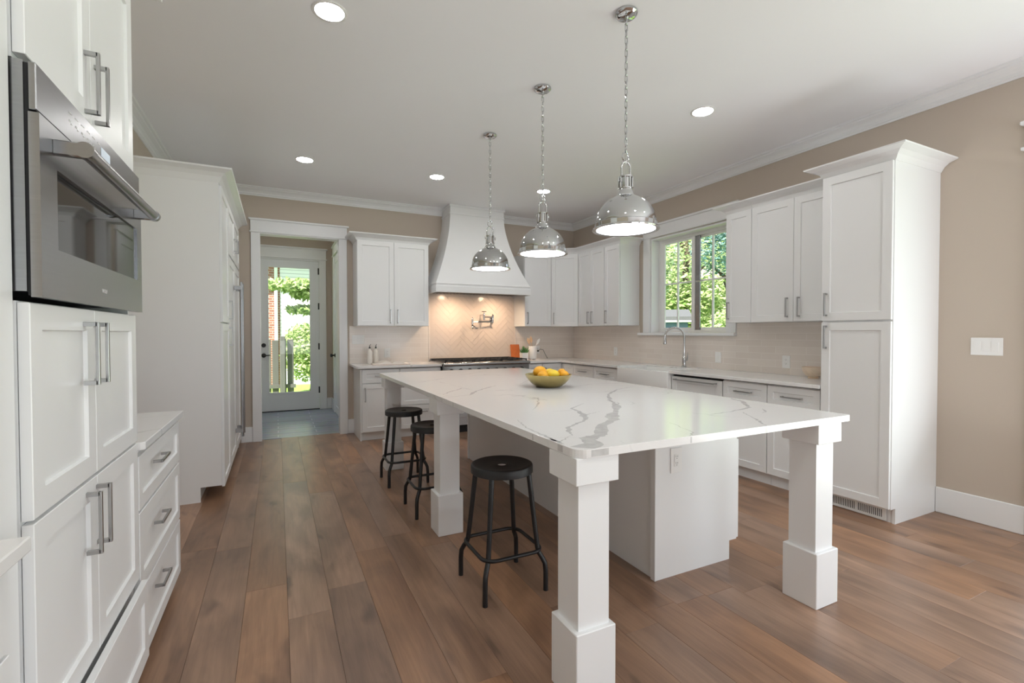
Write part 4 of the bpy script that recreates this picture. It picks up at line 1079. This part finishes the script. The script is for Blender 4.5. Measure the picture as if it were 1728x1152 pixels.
MB = Matrix.Translation((1.30, 6.16, .9145)) @ Matrix.Rotation(math.radians(-4), 4, 'Z')
B().box(-.232, .232, -.14, .14, 0, .003).out('cover', 'book_cover', bk, M=MB)
for sg in (-1, 1): page_stack(sg).out('pages', 'paper', bk, M=MB)
cbd = recentre(B().box(-.075, .075, -.009, .009, 0, .225, .004).out('cutting_board', 'board_wood', M=Matrix.Translation((3.255, 6.46, .915)) @ Matrix.Rotation(math.radians(-11), 4, 'X')), (3.255, 6.46, .915))
tag(cbd, 'red brown wooden cutting board leaning on the tile behind the plant', 'cutting board')
pp = empty('potted_succulent', (3.285, 6.25, .9145), 'small green succulent in a square white pot right of the range', 'plant')
b = B(); b.rings([[(sx * w_ + 3.285, sy * w_ + 6.25, .9145 + z) for sx, sy in ((-1, -1), (1, -1), (1, 1), (-1, 1))] for w_, z in ((.044, 0), (.050, .105), (.046, .105), (.044, .085))]); b.out('pot', 'pot_ceramic', pp)
B().box(3.244, 3.326, 6.209, 6.291, .985, .999).out('soil', 'soil', pp)
b = B(); rp = random.Random(3)
for k in range(26):
    a = rp.uniform(0, 2 * PI); r0 = rp.uniform(0, .03); ln = rp.uniform(.05, .13); tilt = rp.uniform(.05, .55) * (r0 / .03 + .2)
    p = Vector((3.285 + r0 * math.cos(a), 6.25 + r0 * math.sin(a), .998)); d = Vector((math.cos(a) * math.sin(tilt), math.sin(a) * math.sin(tilt), math.cos(tilt)))
    b.tube([p, p + d * ln * .4, p + d * ln * .8, p + d * ln], [.006, .009, .006, .001], 6)
b.out('leaves', 'succulent_green', pp)
cr_ = empty('utensil_crock', (3.44, 6.27, .9145), 'white ceramic crock on small feet holding cooking utensils', 'crock')
b = B(); b.lathe([(0, .012), (.060, .012), (.064, .018), (.064, .195), (.061, .2), (.057, .196), (.057, .03), (0, .028)], (3.44, 6.27, .9145), 32)
for k in range(4): a = PI / 4 + k * PI / 2; b.lathe([(0, 0), (.010, 0), (.012, .016), (0, .017)], (3.44 + .045 * math.cos(a), 6.27 + .045 * math.sin(a), .9145), 10)
b.out('body', 'pot_ceramic', cr_)
def uten(name, mat, base, tip, head, label):
    b = B(); base, tip = Vector(base), Vector(tip); d = (tip - base).normalized()
    b.tube([base, base + (tip - base) * .7], .005, 8)
    c0 = base + (tip - base) * .68
    b.tube([c0, c0 + d * head * .3, c0 + d * head * .65, c0 + d * head], [.006, .022, .024, .006], 12, flat=.35)
    o = recentre(b.out(name, mat), tuple(base)); tag(o, label, 'utensil', 'utensils in the white crock')
uten('wooden_spoon', 'spoon_wood', (3.45, 6.27, .950), (3.375, 6.30, 1.235), .10, 'tall wooden spoon leaning left in the white crock')
uten('wooden_spoon', 'spoon_wood', (3.46, 6.29, .950), (3.40, 6.25, 1.265), .10, 'wooden spoon standing highest in the white crock')
uten('spatula', 'silicone_white', (3.392, 6.27, .955), (3.545, 6.25, 1.215), .11, 'white spatula leaning right out of the white crock')
# speckled bowl by the pantry
sbw = empty('speckled_bowl', (4.20, 2.555, .9145), 'small cream and tan speckled bowl on the worktop beside the pantry', 'bowl')
plain('bowl_glaze', (.74, .60, .46), .35, noise=.25, nscale=18)
b = B(); b.lathe([(0, 0), (.040, 0), (.042, .010), (.036, .014), (.060, .030), (.082, .062), (.088, .100), (.084, .101), (.076, .062), (.055, .035), (0, .025)], (4.20, 2.555, .9145), 36); b.out('body', 'bowl_glaze', sbw)

# ------------------------------------------------------------------ switch and outlet plates
def plate(name, label, M, w, h, gangs, kind, cat):
    p = empty(name, tuple(M.translation), label, cat)
    B().box(-w/2, w/2, -.005, 0, -h/2, h/2, .0015).out('plate', 'plate_white', p, M=M)
    for g in range(gangs):
        x = (g - (gangs - 1) / 2) * .046
        if kind == 'switch':
            b = B(); b.prism3([(x - .0165, -.005, -.033), (x - .0165, -.0075, -.033), (x - .0165, -.010, .033), (x - .0165, -.005, .033)], (.033, 0, 0)); b.out('rocker', 'plate_white', p, M=M)
        else:
            rcp = B().box(x - .0165, x + .0165, -.0075, -.005, -.033, .033, .001).out('receptacle', 'plate_white', p, M=M)
            b = B()
            for zc_ in (-.018, .018):
                b.box(x - .007, x - .005, -.0079, -.0074, zc_, zc_ + .009).box(x + .005, x + .007, -.0079, -.0074, zc_, zc_ + .008).box(x - .002, x + .002, -.0079, -.0074, zc_ - .009, zc_ - .005)
            b.out('slot', 'dark_gap', rcp, M=M)
    return p
TZ = lambda x, y, z, deg: Matrix.Translation((x, y, z)) @ Matrix.Rotation(math.radians(deg), 4, 'Z')
plate('light_switch', 'white three gang switch plate on the beige wall right of the pantry', TZ(WR - .0005, 1.472, 1.219, -90), .165, .120, 3, 'switch', 'light switch')
plate('light_switch', 'white three gang switch plate on the tile beside the doorway', TZ(.955, WB - TH - .0005, 1.228, 0), .155, .118, 3, 'switch', 'light switch')
plate('light_switch', 'white single switch plate on the tile between faucet and outlet', TZ(WR - TH - .0005, 3.665, 1.045, -90), .078, .118, 1, 'switch', 'light switch')
plate('electrical_outlet', 'white outlet on the tile near the speckled bowl', TZ(WR - TH - .0005, 2.888, 1.038, -90), .078, .120, 1, 'outlet', 'outlet')
plate('electrical_outlet', 'white outlet on the right wall tile under the far wall cabinets', TZ(WR - TH - .0005, 5.425, 1.05, -90), .078, .118, 1, 'outlet', 'outlet')
plate('electrical_outlet', 'white outlet on the tile above the open book', TZ(1.332, WB - TH - .0005, 1.045, 0), .078, .120, 1, 'outlet', 'outlet')
plate('electrical_outlet', 'white outlet on the near end panel of the island', TZ(1.925, IY0 - .0005, .628, 0), .080, .135, 1, 'outlet', 'outlet')
plate('electrical_outlet', 'white outlet with a black plug on the tile right of the crock', TZ(3.66, WB - TH - .0005, 1.05, 0), .078, .118, 1, 'outlet', 'outlet')
cd = empty('power_cord', (3.70, WB - .02, .9145), 'black power cord plugged in right of the utensil crock', 'cord')
B().box(3.648, 3.672, WB - .045, WB - .0165, 1.02, 1.045, .003).out('plug', 'cord_black', cd)
b = B(); b.tube([(3.66, WB - .045, 1.03), (3.68, WB - .06, 1.06), (3.73, WB - .07, 1.05), (3.76, WB - .07, .99), (3.79, WB - .07, .94), (3.80, WB - .08, .918), (3.78, WB - .11, .918)], .004, 8); b.out('cable', 'cord_black', cd)

# ------------------------------------------------------------------ outdoors
GZ = -.35
g = B().box(-40, 60, 9.0, 60, GZ - .1, GZ).out('ground', 'lawn_green'); struct(g)
g = B().box(4.54, 60, -20, 9.0, GZ - .1, GZ).out('ground_side', 'lawn_green'); struct(g)
def leaves(c, rad, n, size, mat, seed, shell=.55):
    r = random.Random(seed); b = B(); cols = []
    for i in range(n):
        while True:
            p = Vector((r.uniform(-1, 1), r.uniform(-1, 1), r.uniform(-1, 1)))
            if shell ** 2 < p.length_squared < 1: break
        p = Vector((c[0] + p.x * rad[0], c[1] + p.y * rad[1], c[2] + p.z * rad[2]))
        d = Vector((r.gauss(0, 1), r.gauss(0, 1), r.gauss(0, .7))).normalized(); e = d.orthogonal().normalized(); s_ = size * r.uniform(.6, 1.3)
        v = [b.bm.verts.new(p + d * s_), b.bm.verts.new(p + e * s_ * .45), b.bm.verts.new(p - d * s_), b.bm.verts.new(p - e * s_ * .45)]
        b._f(v)
    return b, r
def tree(name, label, cat, base, h, trunk_r, blobs, mat, n, size, seed, group=None):
    t = empty(name, base, label, cat, group)
    b = B(); x, y, z = base
    b.tube([(x, y, z - .05), (x + .05, y, z + h * .3), (x - .04, y + .05, z + h * .6), (x, y, z + h * .85)], [trunk_r * 1.3, trunk_r, trunk_r * .7, trunk_r * .25], 10)
    for k in range(5):
        a = k * 1.3 + seed; zz = z + h * (.35 + .1 * k); b.tube([(x, y, zz), (x + .5 * h * .25 * math.cos(a), y + .5 * h * .25 * math.sin(a), zz + h * .12)], [trunk_r * .5, trunk_r * .15], 6)
    b.out('trunk', 'bark', t)
    F_ = B()
    for i, (c, rad) in enumerate(blobs):
        q, r = leaves((x + c[0], y + c[1], z + c[2]), rad, int(n * 1.5) // len(blobs), size * .78, mat, seed * 10 + i)
        me = bpy.data.meshes.new('q'); q.bm.to_mesh(me); q.bm.free(); F_.bm.from_mesh(me); bpy.data.meshes.remove(me)
    o = F_.out('foliage', mat, t, recalc=False); rl = random.Random(seed)
    paint_faces(o, lambda p: (rl.random(), rl.random(), rl.random(), 1))
    return t
TG = 'trees beyond the sink window'
tree('tree', 'bright yellow green leafy tree filling the middle of the sink window', 'tree', (15.9, 15.1, GZ), 7, .2, [((0, 0, 4.4), (2.2, 2.2, 2.2)), ((.3, -.6, 2.7), (2.0, 1.8, 1.3)), ((-.3, .6, 2.9), (2.0, 1.8, 1.4))], 'leaf_light', 5600, .16, 3, TG)
tree('tree', 'darker tree at the left edge of the sink window', 'tree', (11.2, 12.9, GZ), 7, .2, [((0, 0, 3.7), (1.15, 1.15, 1.7)), ((.1, .1, 4.9), (1.1, 1.1, 1.3))], 'leaf_mid', 3400, .11, 5, TG)
tree('tree', 'blue green tree at the right side of the sink window', 'tree', (13.5, 10.9, GZ), 6, .16, [((0, 0, 4.6), (1.35, 1.35, 1.1)), ((.1, -.1, 5.2), (1.2, 1.2, .9))], 'leaf_blue', 3200, .11, 6, TG)
tree('tree', 'tall light green tree behind the others seen through the sink window', 'tree', (31, 30, GZ), 14, .4, [((0, 0, 8), (6.5, 6.5, 5)), ((-1.5, 1.5, 4.5), (5, 5, 3.6)), ((2, -2, 5.5), (5, 5, 4))], 'leaf_light', 7500, .36, 8, TG)
tree('tree', 'dense mid green tree low in the background of the sink window', 'tree', (20.5, 23.0, GZ), 8, .3, [((0, 0, 3.6), (2.6, 2.6, 3)), ((.5, -.5, 5), (2.3, 2.3, 2.4))], 'leaf_mid', 4500, .22, 9, TG)
tree('bush', 'light green bush low on the right of the sink window', 'bush', (9.9, 7.9, GZ), 2.4, .05, [((0, 0, 1.6), (.8, .8, .65)), ((.2, -.2, 1.8), (.7, .7, .6))], 'leaf_light', 2400, .075, 12)
# garden shed, neighbour's house behind the window
sh = empty('garden_shed', (9.45, 10.35, GZ), 'blue shed with grey roof low behind the sink window', 'shed')
def gable(root, cx, cy, w, d, z0, ze, zr_, rot, wm, rm, ov=.25):
    M = Matrix.Translation((cx, cy, 0)) @ Matrix.Rotation(math.radians(rot), 4, 'Z')
    b = B(); b.box(-w/2, w/2, -d/2, d/2, z0, ze); b.prism3([(-w/2, -d/2, ze), (-w/2, d/2, ze), (-w/2, 0, zr_)], (w, 0, 0)); b.out('wall', wm, root, M=M)
    k = (zr_ - ze) / (d / 2)
    b = B()
    for e in (-1, 1):
        b.prism3([(-w/2 - ov, e * (d/2 + ov), ze - k * ov + .02), (-w/2 - ov, 0, zr_ + .02), (-w/2 - ov, 0, zr_ + .12), (-w/2 - ov, e * (d/2 + ov), ze - k * ov + .12)], (w + 2 * ov, 0, 0))
    b.out('roof', rm, root, M=M)
    b = B()
    for e in (-1, 1): b.box(-w/2 - ov, w/2 + ov, e * (d/2 + ov) - .03, e * (d/2 + ov) + .03, ze - k * ov - .02, ze - k * ov + .02)
    b.out('fascia', 'gutter_white', root, M=M)
gable(sh, 9.45, 10.35, 1.9, 1.9, GZ, 1.63, 1.84, -42, 'shed_wall', 'shed_roof', .10)
nh = empty('house', (24.6, 18.0, GZ), 'beige house with pale roof half hidden by leaves in the right of the sink window', 'house')
gable(nh, 24.6, 18.0, 6, 5, GZ, 3.4, 4.9, -40, 'house_beige', 'house_roof')
# white house, fence and bush through the garden door
wh_ = empty('house', (2.5, 17.5, GZ), 'white clapboard house with brick corner beyond the garden door', 'house')
B().box(.09, 9.0, 16.8, 22, GZ, 4.3).out('wall', 'siding', wh_)
B().box(-6, .09, 16.82, 22, GZ, 4.3).out('brick_wall', 'red_brick', wh_)
b = B().box(-6.2, 9.2, 16.0, 22, 4.3, 4.45).box(-6.2, 9.2, 15.95, 16.08, 4.25, 4.5); b.out('eave', 'gutter_white', wh_)
b = B().prism3([(-6.2, 16.0, 4.45), (-6.2, 22, 4.45), (-6.2, 22, 7.2)], (15.4, 0, 0)); b.out('roof', 'house_roof', wh_)
b = B().box(-.075, .025, 16.70, 16.79, GZ, 4.25, .02); b.out('downspout', 'gutter_white', wh_)
tree('bush', 'round leafy bush in the garden beyond the garden door', 'bush', (.85, 14.3, GZ), 2.2, .05, [((0, 0, 1.05), (.80, .7, .75)), ((.5, -.2, .95), (.8, .6, .7)), ((-.15, .1, 1.35), (.6, .5, .6))], 'leaf_light', 3600, .085, 21)
tree('tree', 'small tree with drooping light leaves high in the garden door glass', 'tree', (1.7, 12.0, GZ), 3.6, .05, [((-1.35, -.1, 2.75), (.75, .3, .16)), ((-1.0, 0, 2.6), (.5, .3, .2)), ((-1.15, .1, 2.2), (.35, .3, .10)), ((.2, 0, 3.1), (.9, .6, .5))], 'leaf_light', 900, .12, 22)
fn = empty('wooden_fence', (-.4, 12.8, GZ), 'weathered grey wooden fence end beyond the garden door', 'fence')
for k in range(14):
    x = -1.93 + k * .165; b = B().box(x, x + .14, 12.80, 12.82, GZ + .03, 1.18 - .02 * (k % 3), .004); b.out('board', 'fence_wood', fn)
B().box(-1.98, .40, 12.76, 12.80, -.02, .07).out('rail', 'fence_wood', fn)
B().box(.06, .17, 12.66, 12.76, GZ, 1.24, .01).out('post', 'fence_wood', fn)
bn = empty('garden_bench', (-.3, 11.2, GZ), 'low weathered plank bench outside the garden door', 'bench')
B().box(-.7, .42, 11.2, 11.5, -.05, -.01, .005).out('seat', 'fence_wood', bn)
for x in (-.6, .30): B().box(x, x + .06, 11.23, 11.47, GZ, -.05).out('leg', 'fence_wood', bn)
